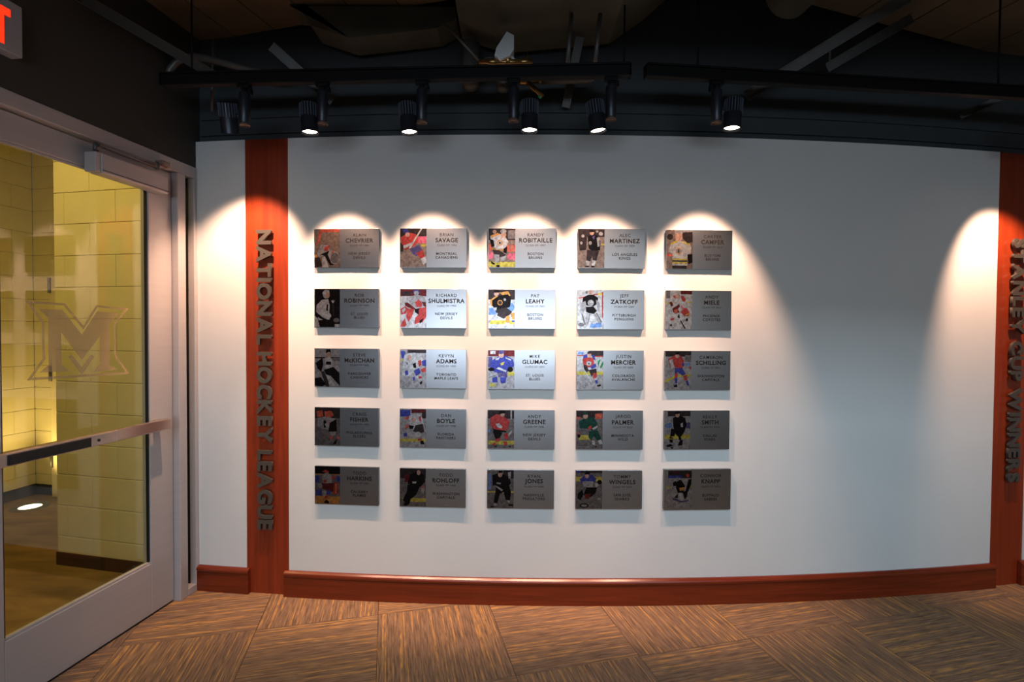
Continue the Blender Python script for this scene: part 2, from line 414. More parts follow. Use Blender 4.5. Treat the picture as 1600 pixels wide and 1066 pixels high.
# unseen rest of the room: ceiling, right wall, rear wall with window band; box added to cut the cool light
struct(MB().plan([(-2.95, -4.6), (5.6, -4.6), (5.6, 4.4), (-2.2, 4.4)], 3.6, 3.7).build('ceiling', M_DARK), 'dark open ceiling')
struct(MB().box(-2.6, 5.4, 0.15, 0.32, 2.35, 3.6).build('light_cutoff_box', M_DARK), 'unseen dark box added to keep the cool light off the upper wall')
struct(MB().box(5.2, 5.32, -4.6, 3.6, 0, 3.6).build('wall_right', M_REAR), 'cream side wall')
b = MB(); b.box(-3.2, 5.4, -4.62, -4.5, 0, 1.15); b.box(-3.2, 5.4, -4.62, -4.5, 1.65, 3.6); b.box(1.96, 5.4, -4.62, -4.5, 1.15, 1.65); b.box(-3.2, -2.66, -4.62, -4.5, 1.15, 1.65)
struct(b.build('wall_rear', M_REAR), 'cream rear wall with a window band')

# ceiling decks: brown boards in the corners
def deck(name, edge, back, z, n, label):
    root = struct(empty(name), label)
    (ax, ay), (bx, by) = edge
    A, B = Vector((ax, ay, 0)), Vector((bx, by, 0)); t = B - A; q = Vector((back[0], back[1], 0))
    for k in range(n):
        a, c = A + t * ((k + 0.015) / n), A + t * ((k + 0.985) / n)
        p = [a, c, c + q, a + q]
        MB().plan([(v.x, v.y) for v in p], z, z + 0.03).build('deck_board', M_DECK, root)
    MB().plan([(v.x, v.y) for v in (A, B, B + q, A + q)], z + 0.0305, z + 0.05).build('deck_backing', M_DUCT, root)
    return root
p1 = at_plane(255, 76, (0, 0, 3.0), Vector((0, 0, 1))); p2 = at_plane(700, 0, (0, 0, 3.0), Vector((0, 0, 1)))
deck('ceiling_deck_left', ((p1.x, p1.y), (p2.x, p2.y)), (-0.45, -1.75), 3.0, 7, 'brown board ceiling deck over the door corner')
p1 = at_plane(1262, 6, (0, 0, 3.0), Vector((0, 0, 1))); p2 = at_plane(1640, 107, (0, 0, 3.0), Vector((0, 0, 1)))
deck('ceiling_deck_right', ((p1.x, p1.y), (p2.x, p2.y)), (0.45, -1.7), 3.0, 6, 'brown board ceiling deck at upper right')

# ------------------------------------------------------------------ glass door, frame and sidelight
frame = struct(empty('trim_5', CORNER, ROT_L), 'brushed aluminium door frame')
def fbox(name, *a, mt=M_ALU, parent=frame, bev=0.003): return MB().box(*a, bev=bev).build(name, mt, parent)
fbox('frame_header', -0.008, 1.115, -0.10, 0.006, 2.238, 2.298)
fbox('jamb', 0.080, 0.132, -0.10, 0.006, 0.0, 2.238)
fbox('jamb', 1.063, 1.115, -0.10, 0.006, 0.0, 2.238)
fbox('corner_mullion', -0.008, 0.022, -0.10, 0.006, 0.0, 2.238)
fbox('sidelight_sill', 0.022, 0.080, -0.10, 0.006, 0.0, 0.040)
fbox('door_stop', 0.132, 0.142, -0.095, -0.078, 0.0, 2.238)
sl = struct(empty('window_1', CORNER, ROT_L), 'narrow glass sidelight strip beside the door')
MB().box(0.0225, 0.0795, -0.055, -0.047, 0.0405, 2.2375).build('pane', M_GLASS, sl)
MB().box(0.0225, 0.0265, -0.046, -0.03, 0.0405, 2.2375).build('glazing_gasket', M_RUBBER, sl)
MB().box(0.0735, 0.0795, -0.046, -0.02, 0.0405, 2.2375).build('glazing_gasket', M_RUBBER, sl)

door = struct(empty('door_1', CORNER, ROT_L), 'aluminium framed glass door with push bar and etched emblem')
YD0, YD1 = -0.075, -0.030
fbox('stile', 0.136, 0.275, YD0, YD1, 0.010, 2.232, parent=door)
fbox('stile', 0.922, 1.059, YD0, YD1, 0.010, 2.232, parent=door)
fbox('top_rail', 0.275, 0.922, YD0, YD1, 2.122, 2.232, parent=door)
fbox('bottom_rail', 0.275, 0.922, YD0, YD1, 0.010, 0.262, parent=door)
pane = MB().box(0.270, 0.927, -0.056, -0.050, 0.257, 2.127).build('glass_pane', M_GLASS, door)
for z0, z1 in ((0.262, 0.272), (2.112, 2.122)): fbox('glazing_bead', 0.275, 0.922, -0.049, -0.036, z0, z1, parent=door, bev=0.002)
for a0, a1 in ((0.275, 0.283), (0.914, 0.922)): MB().box(a0, a1, -0.049, -0.038, 0.272, 2.112).build('glazing_gasket', M_RUBBER, door)
MB().box(0.140, 1.055, -0.06, -0.035, 0.001, 0.010).build('door_sweep', M_RUBBER, door)
# push bar
bar = fbox('push_bar', 0.225, 1.03, 0.012, 0.045, 0.930, 0.982, parent=door, bev=0.004, mt=M_BAR)
fbox('mounting_block', 0.222, 0.262, -0.030, 0.012, 0.936, 0.976, parent=bar, mt=M_BAR)
fbox('mounting_block', 0.985, 1.03, -0.030, 0.012, 0.936, 0.976, parent=bar, mt=M_BAR)
fbox('touch_pad', 0.655, 0.965, 0.045, 0.056, 0.936, 0.974, parent=bar, bev=0.002, mt=M_RUBBER)
fbox('pad_rail', 0.535, 1.03, 0.0445, 0.051, 0.932, 0.980, parent=bar, bev=0.002, mt=M_BAR)
fbox('pad_seam', 0.528, 0.535, 0.0445, 0.049, 0.931, 0.981, parent=bar, bev=0.001, mt=M_ALU)
MB().lathe([(0, 0.002), (0.006, 0.002), (0.006, 0)], 14, Matrix.Translation((0.618, 0.0512, 0.955)) @ Matrix.Rotation(-PI / 2, 4, 'X')).build('dogging_keyhole', M_RUBBER, bar)
# closer
cl = fbox('door_closer', 0.222, 0.575, -0.030, 0.035, 2.098, 2.186, parent=door, bev=0.006, mt=M_ALU)
fbox('closer_cover_seam', 0.222, 0.575, 0.0355, 0.037, 2.110, 2.113, parent=cl, bev=0.0, mt=M_RUBBER)
fbox('closer_end_plate', 0.575, 0.60, -0.028, 0.030, 2.100, 2.184, parent=cl, bev=0.004, mt=M_ALU)
MB().bar((0.58, 0.02, 2.215), (0.25, 0.045, 2.222), 0.022, 0.008).build('closer_arm', M_BAR, cl)
MB().bar((0.30, 0.045, 2.205), (0.56, 0.03, 2.212), 0.014, 0.008).build('closer_arm', M_BAR, cl)
for a, y, z in ((0.585, 0.015, 2.19), (0.30, 0.045, 2.198)):
    MB().lathe([(0, 0), (0.011, 0), (0.011, 0.03), (0.006, 0.036), (0, 0.036)], 12, Matrix.Translation((a, y, z))).build('arm_pivot', M_STEEL, cl)
fbox('arm_shoe', 0.225, 0.275, 0.006, 0.05, 2.226, 2.252, parent=cl, bev=0.004, mt=M_BAR)
# etched emblem: block letter with a surrounding outline
def door_px(x, y):   # crop pixel of the emblem -> local door plane
    P = at_plane(x * 0.2815, 400 + y * 0.2815, CORNER - NL * 0.049, NL); q = P - CORNER
    return (-(q.dot(U)), P.z)
M_POLY = [(215, 295), (345, 298), (455, 437), (540, 308), (660, 318), (608, 378), (610, 610), (658, 630), (515, 645), (555, 600), (555, 447), (455, 577), (340, 425), (342, 605), (388, 640), (218, 648), (270, 605), (268, 345)]
MB().prism([door_px(*p) for p in M_POLY], -0.0496, -0.0490).build('emblem_letter', M_FILM, pane)
OUT = [(140, 248), (358, 262), (462, 388), (535, 273), (714, 291), (641, 380), (645, 553), (720, 655), (150, 692), (236, 570), (232, 372)]
def ring(poly, wd):
    P = [Vector((a, c, 0)) for a, c in poly]; n = len(P); q = []
    for i in range(n):
        d0 = (P[i] - P[i - 1]).normalized(); d1 = (P[(i + 1) % n] - P[i]).normalized()
        n0 = Vector((-d0.y, d0.x, 0)); n1 = Vector((-d1.y, d1.x, 0)); k = n0 + n1
        q.append(P[i] + k * (wd / max(0.3, 1 + n0.dot(n1))))
    return P, q
P, Q = ring([door_px(*p) for p in OUT], 0.010)
b = MB(); n = len(P)
for i in range(n):
    j = (i + 1) % n
    b.prism([(P[i].x, P[i].y), (P[j].x, P[j].y), (Q[j].x, Q[j].y), (Q[i].x, Q[i].y)], -0.0496, -0.0490)
b.build('emblem_outline', M_FILM, pane)
P, Q = ring([door_px(*p) for p in [(378, 558), (455, 660), (527, 556), (505, 548), (455, 618), (398, 548)]], 0.001)
MB().prism([(p.x, p.y) for p in P], -0.0496, -0.0490).build('emblem_chevron', M_FILM, pane)

# ------------------------------------------------------------------ vestibule behind the glass
EV = Vector((0.977, -0.212, 0)).normalized(); FV = Vector((-EV.y, EV.x, 0)); ROT_V = math.atan2(EV.y, EV.x)
CH, BL, JO = 0.187, 0.375, 0.003
def block_wall(name, origin, rotz, length, depth, z0, ztop, label, first=0.0):
    """wall of painted blocks; local x along the face, local y into the wall"""
    root = struct(empty(name, origin, rotz), label)
    MB().box(0.002, length, 0.006, depth, 0, ztop).build('mortar_bed', M_MORTAR, root)
    k = 0; z = z0 - CH
    cache = {}
    while z < ztop - 0.01:
        x = -((k % 2) * BL / 2 + first) % BL - BL
        while x < length:
            a, c = max(x, 0.0), min(x + BL, length); lo, hi = max(z, 0.0), min(z + CH, ztop)
            if c - a > 0.02 and hi - lo > 0.02:
                key = (round(c - a, 3), round(hi - lo, 3))
                if key in cache: link('block', cache[key], None, root, (a, 0, lo))
                else: cache[key] = MB().box(0.0007 if a > 0 else 0, c - a - 0.0007, 0, 0.03, JO / 2, hi - lo - JO / 2, bev=0.003).build('block', M_BLOCK, root, (a, 0, lo)).data
            x += BL
        z += CH; k += 1
    return root
NO = Vector((-2.742, 3.072, 0))
nw = block_wall('wall_vestibule_near', NO, ROT_V, 0.93, 0.95, 0.175, 3.2, 'cream block wall beyond the glass door', 0.11)
MB().box(-0.004, 0.93, -0.008, -0.0005, 0, 0.078, bev=0.002).build('cove_base', M_COVE, nw)
ROT_S = ROT_L + PI   # local x along U
so = Vector((-4.09, 4.38, 0)) - U * 2.6
sw = block_wall('wall_vestibule_side', so, math.atan2(U.y, U.x), 2.6, 0.2, 0.175, 3.2, 'cream block side wall deep in the vestibule')
MB().box(0, 2.6, -0.008, -0.0005, 0, 0.09, bev=0.002).build('cove_base', M_COVE, sw)
fo = Vector((-4.09, 4.38, 0))
bw = block_wall('wall_vestibule_far', fo, ROT_V, 1.7, 0.2, 0.175, 3.2, 'cream block end wall deep in the vestibule', 0.2)
MB().box(0, 0.215, -0.008, -0.0005, 0, 0.09, bev=0.002).build('cove_base', M_COVE, bw)
d2 = struct(empty('door_2', fo, ROT_V), 'cream door frame with hinges deep in the vestibule')
MB().box(0.222, 0.30, -0.035, -0.0005, 0.0, 1.95, bev=0.004).build('jamb', M_JAMB, d2)
MB().box(0.222, 1.25, -0.035, -0.0005, 1.9505, 2.0, bev=0.004).build('header', M_JAMB, d2)
MB().box(0.3005, 1.2, -0.028, -0.0005, 0.01, 1.948, bev=0.003).build('door_leaf', M_JAMB, d2)
for z in (0.25, 0.98, 1.72):
    MB().lathe([(0, 0), (0.011, 0), (0.011, 0.13), (0, 0.13)], 10, Matrix.Translation((0.234, -0.045, z))).build('hinge', M_STEEL, d2)
vf = struct(MB().plan([(-2.3, 0.0), (-1.76 + 0.0, 2.90), (-2.0, 4.6), (-4.4, 4.6), (-4.9, 0.0)], -0.05, 0.0).build('floor_vestibule', M_VFLOOR), 'dark olive brown carpet of the vestibule')
struct(MB().plan([(-2.4, -0.1), (-1.86, 2.87), (-2.0, 4.6), (-4.4, 4.6), (-5.1, -0.1)], 3.2, 3.3).build('ceiling_vestibule', M_JAMB), 'cream vestibule ceiling')
struct(MB().box(-5.0, -2.55, 0.0, 0.1, 0, 3.2).build('wall_vestibule_front', M_MORTAR), 'cream vestibule end wall toward the entrance')
upl = tag(empty('floor_uplight', (-3.83, 4.05, 0)), 'round recessed floor uplight glowing in the vestibule carpet', 'light')
MB().lathe([(0.072, 0.001), (0.074, 0.006), (0.118, 0.005), (0.125, 0.0005)], 28).build('trim_ring', M_STEEL, upl)
MB().lathe([(0, 0.004), (0.05, 0.004), (0.072, 0.003), (0.072, 0.0005)], 28).build('lens', M_UPLIGHT, upl)
l = bpy.data.lights.new('uplight_beam', 'SPOT'); l.energy = 60; l.color = (1, 0.68, 0.24); l.spot_size = 1.7; l.spot_blend = 0.8; l.shadow_soft_size = 0.06
lo = bpy.data.objects.new('uplight_beam', l); COL.objects.link(lo); lo.parent = upl; lo.location = (0, 0, 0.02); lo.rotation_euler = (PI - 0.1, 0.06, 0)

# ------------------------------------------------------------------ raised letters on the wood uprights
GAP = 0.055
def raised_sign(name, body, s, z_top, z_bot, cap, label):
    th = s / R; base = W(s, (z_top + z_bot) / 2, -0.004)
    root = tag(empty(name, base, th), label, 'sign')
    me_list = []; x = 0.0
    for ch in body:
        if ch == ' ': x += 0.30; continue
        me = text_mesh(ch, 1.0, 0.045, 0.0, align='LEFT')
        xs = [v.co.x for v in me.vertices]; ys = [v.co.y for v in me.vertices]
        x0_, x1_ = min(xs), max(xs); bpy.data.meshes.remove(me)
        me_list.append((ch, x - x0_, min(ys), max(ys))); x += (x1_ - x0_) + GAP
    total = x - GAP; sx = (z_top - z_bot) / total
    me = text_mesh('H', 1.0, 0.045, align='LEFT'); hy = [v.co.y for v in me.vertices]; y0_, y1_ = min(hy), max(hy); bpy.data.meshes.remove(me)
    sy = cap / (y1_ - y0_)
    for ch, px, ya, yb in me_list:
        me = text_mesh(ch, 1.0, 0.045, 0.5, align='LEFT')
        for v in me.vertices:
            along = (v.co.x + px) * sx; h = (v.co.y - (y0_ + y1_) / 2) * sy; dpt = v.co.z
            v.co = Vector((h, -0.019 - dpt * 0.014, (z_top - z_bot) / 2 - along))
        me.materials.clear(); me.materials.append(M_LETTER)
        o = link('letter', me, None, root)
        # stand-off pin to the wood
        c = sum((v.co for v in me.vertices), Vector()) / len(me.vertices)
    return root
raised_sign('raised_lettering', 'NATIONAL HOCKEY LEAGUE', -1.5635, 1.957, 0.357, 0.083, 'long vertical line of bronze metal letters on left wood upright')
raised_sign('raised_lettering', 'STANLEY CUP WINNERS', 2.594, 1.962, 0.594, 0.083, 'vertical line of bronze metal letters on wood upright at right edge')

# ------------------------------------------------------------------ exit sign
ex = tag(empty('exit_sign', CORNER, ROT_L), 'lit exit sign with red letters above the glass door', 'sign')
MB().box(0.895, 1.215, 0.0005, 0.05, 2.415, 2.60, bev=0.004).build('housing', M_EXITBOX, ex)
x_cur = 0.936
for ch in 'TIXE':
    me = text_mesh(ch, 1.0, 0.03, 0.0, align='LEFT'); xs = [v.co.x for v in me.vertices]; ys = [v.co.y for v in me.vertices]
    wd = {'T': 0.055, 'I': 0.018, 'X': 0.06, 'E': 0.05}[ch]
    for v in me.vertices:
        fx = (v.co.x - min(xs)) / (max(xs) - min(xs)); fy = (v.co.y - min(ys)) / (max(ys) - min(ys))
        v.co = Vector((x_cur + (1 - fx) * wd, 0.0512, 2.436 + fy * 0.13))
    me.materials.clear(); me.materials.append(M_EXITRED); link('letter', me, None, ex); x_cur += wd + 0.014

# ------------------------------------------------------------------ plaques
PAL = dict(k=(34, 30, 32), d=(66, 56, 58), g=(128, 122, 124), w=(206, 204, 206), r=(200, 42, 38), o=(226, 84, 52), y=(214, 196, 62), b=(52, 62, 168),
           l=(104, 146, 214), n=(34, 84, 72), s=(214, 164, 144), p=(236, 92, 128), m=(112, 34, 36), a=(222, 150, 48), t=(150, 128, 118), v=(92, 80, 140), h=(176, 172, 176), e=(40, 150, 90))
def el(c, cx, cy, rx, ry, n=14): return (c, [(cx + rx * math.cos(2 * PI * k / n), cy + ry * math.sin(2 * PI * k / n)) for k in range(n)])
def po(c, *v): return (c, [(v[i], v[i + 1]) for i in range(0, len(v), 2)])
def rc(c, x0, y0, x1, y1): return po(c, x0, y0, x1, y0, x1, y1, x0, y1)
def skater(J, Pn, S, helm='k', lean=0.0, gl='k', stick='k'):
    """generic forward-skating figure: helmet, jersey, gloves, pants, socks, skates, stick"""
    L_ = lean
    return [po(stick, .12, .80, .17, .80, .62, .46, .58, .44), po(J, .22 + L_, .20, .42 + L_, .13, .70 + L_, .16, .86 + L_, .32, .80 + L_, .50, .62, .54, .36, .54, .22, .44),
            po(Pn, .34, .50, .72, .50, .80, .70, .58, .70, .52, .62, .42, .74, .28, .68), po(S, .28, .68, .42, .73, .36, .88, .24, .86), po(S, .60, .70, .79, .70, .76, .88, .64, .88),
            po('k', .20, .86, .37, .88, .36, .94, .12, .93), po('k', .62, .88, .78, .88, .86, .94, .64, .95), el(gl, .30, .52, .09, .06), el(gl, .70 + L_, .48, .09, .06),
            el('s', .52 + L_, .13, .09, .065), po(helm, .40 + L_, .12, .42 + L_, .05, .52 + L_, .02, .63 + L_, .06, .64 + L_, .11)]
PH = {
 0: [rc('t', 0, 0, 1, 1), po('o', .22, 0, 1, 0, 1, .07, .28, .08, .20, .34, .06, .42, .10, .33, .19, .08), po('h', .10, .60, .26, .40, .52, .42, .62, .55, .92, .60, 1, .80, .86, .92, .66, .90, .42, .68, .16, .74), po('r', .40, .46, .62, .42, .50, .58, .38, .56),
     po('k', .22, .66, .60, .56, .52, .66, .66, .88, .80, .94, .60, .94, .40, .70), el('g', .80, .76, .17, .14), po('d', 0, .72, .20, .74, .32, .98, 0, 1), po('w', .30, .72, .42, .72, .56, 1, .30, 1), rc('a', 0, .66, .10, .74), po('o', .66, .60, .80, .55, .72, .64)],
 1: [rc('t', 0, 0, 1, 1), rc('d', 0, 0, 1, .22), rc('p', .64, .20, 1, .38), rc('y', .78, .40, 1, .46), po('r', .02, .22, .30, .10, .60, .14, .70, .32, .52, .46, .20, .56, .02, .46), po('b', .06, .02, .26, 0, .34, .10, .20, .14), el('s', .27, .15, .09, .06),
     po('w', .78, 0, .84, 0, .38, .52, .32, .50), po('w', .10, .44, .44, .36, .46, .42, .14, .52), po('v', .36, .52, .72, .42, .86, .58, .62, .72, .48, .66), po('r', .60, .64, .86, .54, .96, .76, .82, .82), po('w', .78, .78, .98, .72, 1, .88, .88, .94), po('d', 0, .36, .12, .44, .10, .60, 0, .60)],
 2: [rc('t', 0, 0, 1, 1), rc('d', 0, 0, 1, .30), rc('g', .72, .04, 1, .26), po('o', 0, .40, .10, .40, .14, .54, 0, .60), po('p', 0, .62, .16, .60, .18, .76, 0, .80), po('o', .70, .42, .78, .42, .78, .54, .84, .54, .84, .42, .90, .42, .90, .60, .70, .60), rc('o', .94, .42, 1, .60), el('p', .82, .72, .12, .09), rc('p', .93, .63, 1, .82), rc('y', .0, .86, 1, .99),
     po('w', .06, .20, .34, .12, .60, .18, .74, .34, .62, .52, .30, .54, .10, .42), po('a', .06, .18, .34, .11, .52, .18, .36, .16, .10, .24), po('a', .10, .50, .36, .55, .62, .52, .60, .56, .34, .59, .10, .54), el('a', .42, .37, .11, .07), el('w', .42, .37, .07, .045), el('k', .42, .37, .035, .025), po('k', .04, .27, .18, .30, .22, .46, .10, .48), po('k', .56, .52, .70, .46, .68, .64, .56, .62),
     po('d', .14, .54, .40, .56, .66, .68, .50, .76, .20, .66), po('h', .20, .66, .40, .68, .38, .88, .24, .88), po('h', .44, .74, .66, .70, .60, .84, .46, .84), po('k', .08, .84, .24, .90, .20, .94, .10, .90), po('k', .30, .94, .42, .94, .42, 1, .30, 1), el('s', .56, .16, .10, .08), el('h', .55, .07, .12, .06), el('s', .22, .08, .07, .05)],
 3: [rc('t', 0, 0, 1, 1), rc('d', 0, 0, 1, .20), po('d', 0, .20, .34, .20, .30, .54, .06, .56), el('h', .18, .18, .06, .04), el('h', .86, .12, .08, .05), el('h', .72, .06, .05, .03), el('h', .12, .36, .05, .04), rc('y', .88, .38, 1, .42), po('k', .36, .18, .70, .14, .84, .30, .84, .54, .56, .58, .40, .50), po('h', .70, .22, .80, .20, .82, .44, .74, .46), po('v', .52, .20, .64, .16, .60, .28),
     po('d', .34, .54, .80, .56, .70, .82, .56, .80, .54, .70, .46, .84, .32, .80), po('w', .30, .82, .44, .84, .42, .94, .32, .94), po('w', .54, .80, .68, .82, .62, .96, .52, .94), el('s', .52, .10, .08, .06), po('k', .44, .08, .46, .02, .58, .02, .60, .08), el('h', .46, .36, .06, .05), rc('k', .28, .95, .42, .98), rc('k', .50, .95, .62, .99)],
 4: [rc('t', 0, 0, 1, 1), rc('h', .30, 0, 1, .10), po('d', .60, .06, .98, .04, 1, .30, .80, .34, .62, .22), el('d', .12, .18, .12, .08), el('s', .46, .18, .14, .12), rc('o', 0, .62, .26, .68), po('w', .18, .32, .44, .28, .72, .30, .96, .42, .92, .60, .80, .62, .80, .92, .22, .92, .22, .62, .06, .56), po('y', .14, .34, .40, .26, .44, .30, .18, .38), po('y', .60, .28, .90, .36, .88, .40, .60, .32), rc('y', .22, .74, .80, .78), rc('d', .22, .785, .80, .82), rc('y', .22, .825, .80, .87),
     el('a', .46, .54, .12, .09), el('h', .46, .54, .09, .065), rc('k', .43, .49, .46, .59), rc('k', .46, .49, .50, .51), rc('k', .46, .53, .50, .55), rc('k', .46, .57, .50, .59), po('k', .80, .64, .98, .62, 1, .84, .84, .88), rc('d', .22, .92, .78, 1)],
 5: [rc('k', 0, 0, 1, 1), po('w', .08, .42, .28, .28, .54, .26, .60, .44, .58, .62, .60, .80, .16, .82, .06, .60), el('h', .46, .13, .14, .12), po('w', .30, .10, .40, .02, .58, .03, .58, .09, .36, .14), el('s', .52, .16, .08, .07), po('k', .06, .60, .30, .74, .50, .80, .46, .86, .02, .70), el('w', .54, .70, .12, .07), po('d', .70, .26, .76, .26, .78, .70, .72, .70), po('w', .66, .30, .80, .30, .76, .36, .70, .36), el('g', .86, .82, .12, .06), po('w', 0, .70, .12, .78, .20, 1, 0, 1), rc('w', .80, .92, 1, 1), po('k', .48, .40, .54, .40, .52, .58, .46, .56)],
 6: [rc('w', 0, 0, 1, 1), rc('m', 0, 0, 1, .18), rc('d', .06, .06, .42, .16), po('h', .36, .20, .60, .14, .90, .18, 1, .34, .98, .50, .60, .48, .40, .44, .34, .30), el('v', .62, .07, .14, .07), el('h', .62, .10, .09, .06), po('r', .56, .34, .70, .26, .84, .36, .82, .46, .62, .46), po('m', .82, .32, .98, .34, 1, .46, .90, .44), po('m', .16, .36, .28, .34, .62, .52, .52, .54, .20, .44), po('r', 0, .52, .18, .44, .30, .50, .22, .64, .04, .66), po('w', .06, .54, .16, .48, .22, .52, .10, .62),
     po('r', .28, .50, .54, .52, .46, .70, .32, .86, .22, .72), po('k', .56, .52, .78, .48, .82, .58, .70, .66, .56, .60), po('r', .72, .50, 1, .46, 1, .72, .86, .86, .70, .88, .54, .92, .58, .74, .70, .66), po('k', .74, .82, .92, .74, .84, .84, .76, .90), po('r', .06, .86, .18, .76, .24, .92, .20, .98, 0, .98), po('w', .60, .92, .78, .92, .76, 1, .58, 1)],
 7: [rc('w', 0, 0, 1, 1), rc('d', 0, 0, 1, .26), po('l', .02, .48, .30, .46, .30, .66, .02, .66), el('l', .86, .46, .12, .12), rc('y', .04, .80, 1, .90), po('a', .04, .28, .30, .16, .44, .20, .30, .34, .10, .44), po('a', .40, .08, .74, .04, .84, .16, .60, .18), po('k', .14, .28, .40, .16, .74, .12, .86, .24, .82, .44, .66, .50, .30, .54, .14, .42), el('a', .44, .34, .10, .07), el('d', .44, .34, .07, .05), el('h', .62, .26, .05, .035), po('w', .18, .48, .32, .46, .30, .56, .20, .54), po('d', .26, .54, .68, .46, .90, .58, .80, .66, .58, .76, .34, .68),
     po('a', .66, .70, .80, .66, .80, .86, .66, .86), po('a', .84, .62, .98, .60, 1, .78, .90, .78), po('w', .64, .86, .80, .86, .78, .98, .64, .96), po('b', .90, .80, 1, .80, 1, .84, .88, .84), el('s', .30, .10, .10, .07), po('k', .18, .08, .26, .0, .40, .02, .40, .08), po('h', .02, .82, .34, .60, .36, .63, .04, .86)],
 8: [rc('w', 0, 0, 1, 1), po('r', .04, .20, .92, .06, .92, .09, .04, .23), po('r', .92, .05, .97, .05, .97, .72, .93, .72), po('y', .78, .07, .93, .07, .93, .12, .78, .14), po('k', .20, .20, .40, .12, .60, .12, .78, .20, .76, .34, .62, .42, .36, .40, .18, .32), el('s', .50, .06, .09, .06), el('g', .34, .06, .05, .04), el('h', .50, .33, .12, .08), el('w', .53, .31, .05, .03), po('h', .12, .34, .30, .28, .34, .44, .20, .60, .10, .46), po('h', .70, .24, .84, .34, .86, .54, .76, .54), po('k', .32, .44, .60, .42, .74, .54, .62, .62, .44, .60, .32, .56),
     po('h', .32, .60, .46, .60, .42, .84, .30, .88), po('g', .46, .62, .49, .62, .42, .86, .38, .88), po('h', .60, .62, .72, .60, .90, .84, .82, .90), po('g', .72, .60, .75, .60, .94, .82, .90, .86), po('g', .14, .62, .20, .62, .32, .90, .26, .90), el('g', .14, .90, .12, .05), po('l', .50, .88, .90, .84, .94, .96, .46, .98)],
 9: [rc('w', 0, 0, 1, 1), rc('m', .56, 0, 1, .09), rc('g', 0, 0, .16, .20), rc('y', 0, .30, .28, .34), rc('y', .78, .28, 1, .31), po('r', .24, .13, .40, .11, .46, .18, .34, .20), el('s', .44, .14, .09, .06), po('r', .56, .14, .68, .13, .76, .22, .72, .29, .62, .26), po('m', .12, .30, .22, .28, .28, .38, .20, .42), po('m', .24, .46, .44, .38, .50, .34, .54, .40, .46, .48, .52, .56, .38, .60, .28, .56), po('o', .30, .50, .44, .48, .46, .58, .34, .58), po('r', .56, .56, .70, .44, .82, .46, .94, .60, .86, .66, .72, .66), po('y', .74, .62, .92, .58, .93, .60, .75, .65),
     po('p', .56, .38, .62, .38, .70, .48, .64, .50), po('k', .44, .68, .50, .60, .54, .70, .50, .72), po('r', .18, .72, .32, .70, .30, .77, .18, .77), po('d', .16, .88, .24, .86, .24, .92, .14, .92), po('d', .54, .78, .58, .77, .78, .98, .72, .99), po('k', .76, .74, .84, .70, .86, .78, .78, .80), po('h', .62, .76, .76, .74, .74, .80, .64, .80)],
 10: [rc('h', 0, 0, 1, 1), rc('d', 0, .22, 1, .26), rc('g', .70, .24, 1, .32), po('w', .40, .24, .62, .20, .72, .36, .64, .56, .44, .54), el('s', .54, .15, .08, .09), po('k', .44, .12, .46, .02, .62, .01, .64, .10, .56, .08), po('k', .04, .38, .30, .24, .34, .40, .26, .62, .10, .52), po('k', .46, .34, .64, .34, .66, .42, .44, .42), po('k', .36, .56, .74, .48, .98, .64, 1, .98, .80, .84, .64, .72, .44, .68), po('d', .24, .60, .38, .60, .52, .84, .58, 1, .44, 1), po('k', 0, .78, .24, .76, .46, .96, .28, 1, 0, .98), po('w', .46, .70, .62, .74, .80, 1, .62, 1)],
 11: [rc('h', 0, 0, 1, 1), rc('d', .28, 0, 1, .09), rc('y', 0, .26, .12, .30), po('b', .02, .04, .18, .04, .20, .20, .06, .24), po('w', .16, .14, .50, .08, .80, .12, .92, .30, .78, .44, .52, .62, .26, .72, .06, .66, .12, .36), el('s', .36, .22, .08, .08), po('r', .68, .30, .80, .26, .82, .40, .72, .46), po('b', .82, .30, 1, .26, 1, .44, .86, .42), po('r', .78, .52, .98, .46, 1, .58, .84, .60), po('k', .48, .38, .60, .34, .62, .48, .52, .48), po('b', .52, .56, .72, .48, .80, .60, .62, .70), po('b', .18, .56, .30, .54, .32, .66, .20, .68), po('v', .22, .34, .30, .34, .28, .42), po('w', .60, .70, .80, .64, .84, .80, .72, .82), po('r', .70, .70, .80, .69, .84, .75, .72, .77), po('b', .48, .74, .56, .70, .58, .80, .50, .82), po('k', .76, .86, .86, .82, .84, .90, .76, .92)],
 12: [rc('h', 0, 0, 1, 1), rc('m', 0, 0, 1, .16), rc('w', .08, .02, .28, .10), po('v', 0, .18, .16, .18, .16, .42, 0, .46), rc('y', .76, .56, 1, .66), po('b', .12, .28, .40, .16, .68, .14, .94, .24, 1, .40, .84, .50, .68, .60, .26, .58, .06, .48), po('w', .28, .22, .44, .18, .40, .24, .28, .27), po('w', .66, .18, .88, .24, .86, .27, .66, .21), po('y', .46, .34, .62, .30, .58, .38, .48, .40), po('w', .30, .48, .40, .44, .70, .53, .68, .57), el('k', .84, .50, .11, .07), el('k', .12, .50, .12, .05), po('v', .34, .58, .70, .58, .74, .72, .54, .68, .40, .72), po('b', .16, .72, .34, .68, .38, .84, .16, .84), po('b', .46, .70, .70, .70, .66, .86, .48, .86), po('y', .08, .86, .28, .88, .26, .96, .06, .94), po('g', .02, .70, .50, .60, .50, .62, .02, .73), el('s', .50, .13, .10, .07), po('v', .38, .10, .44, .0, .60, .0, .62, .09)],
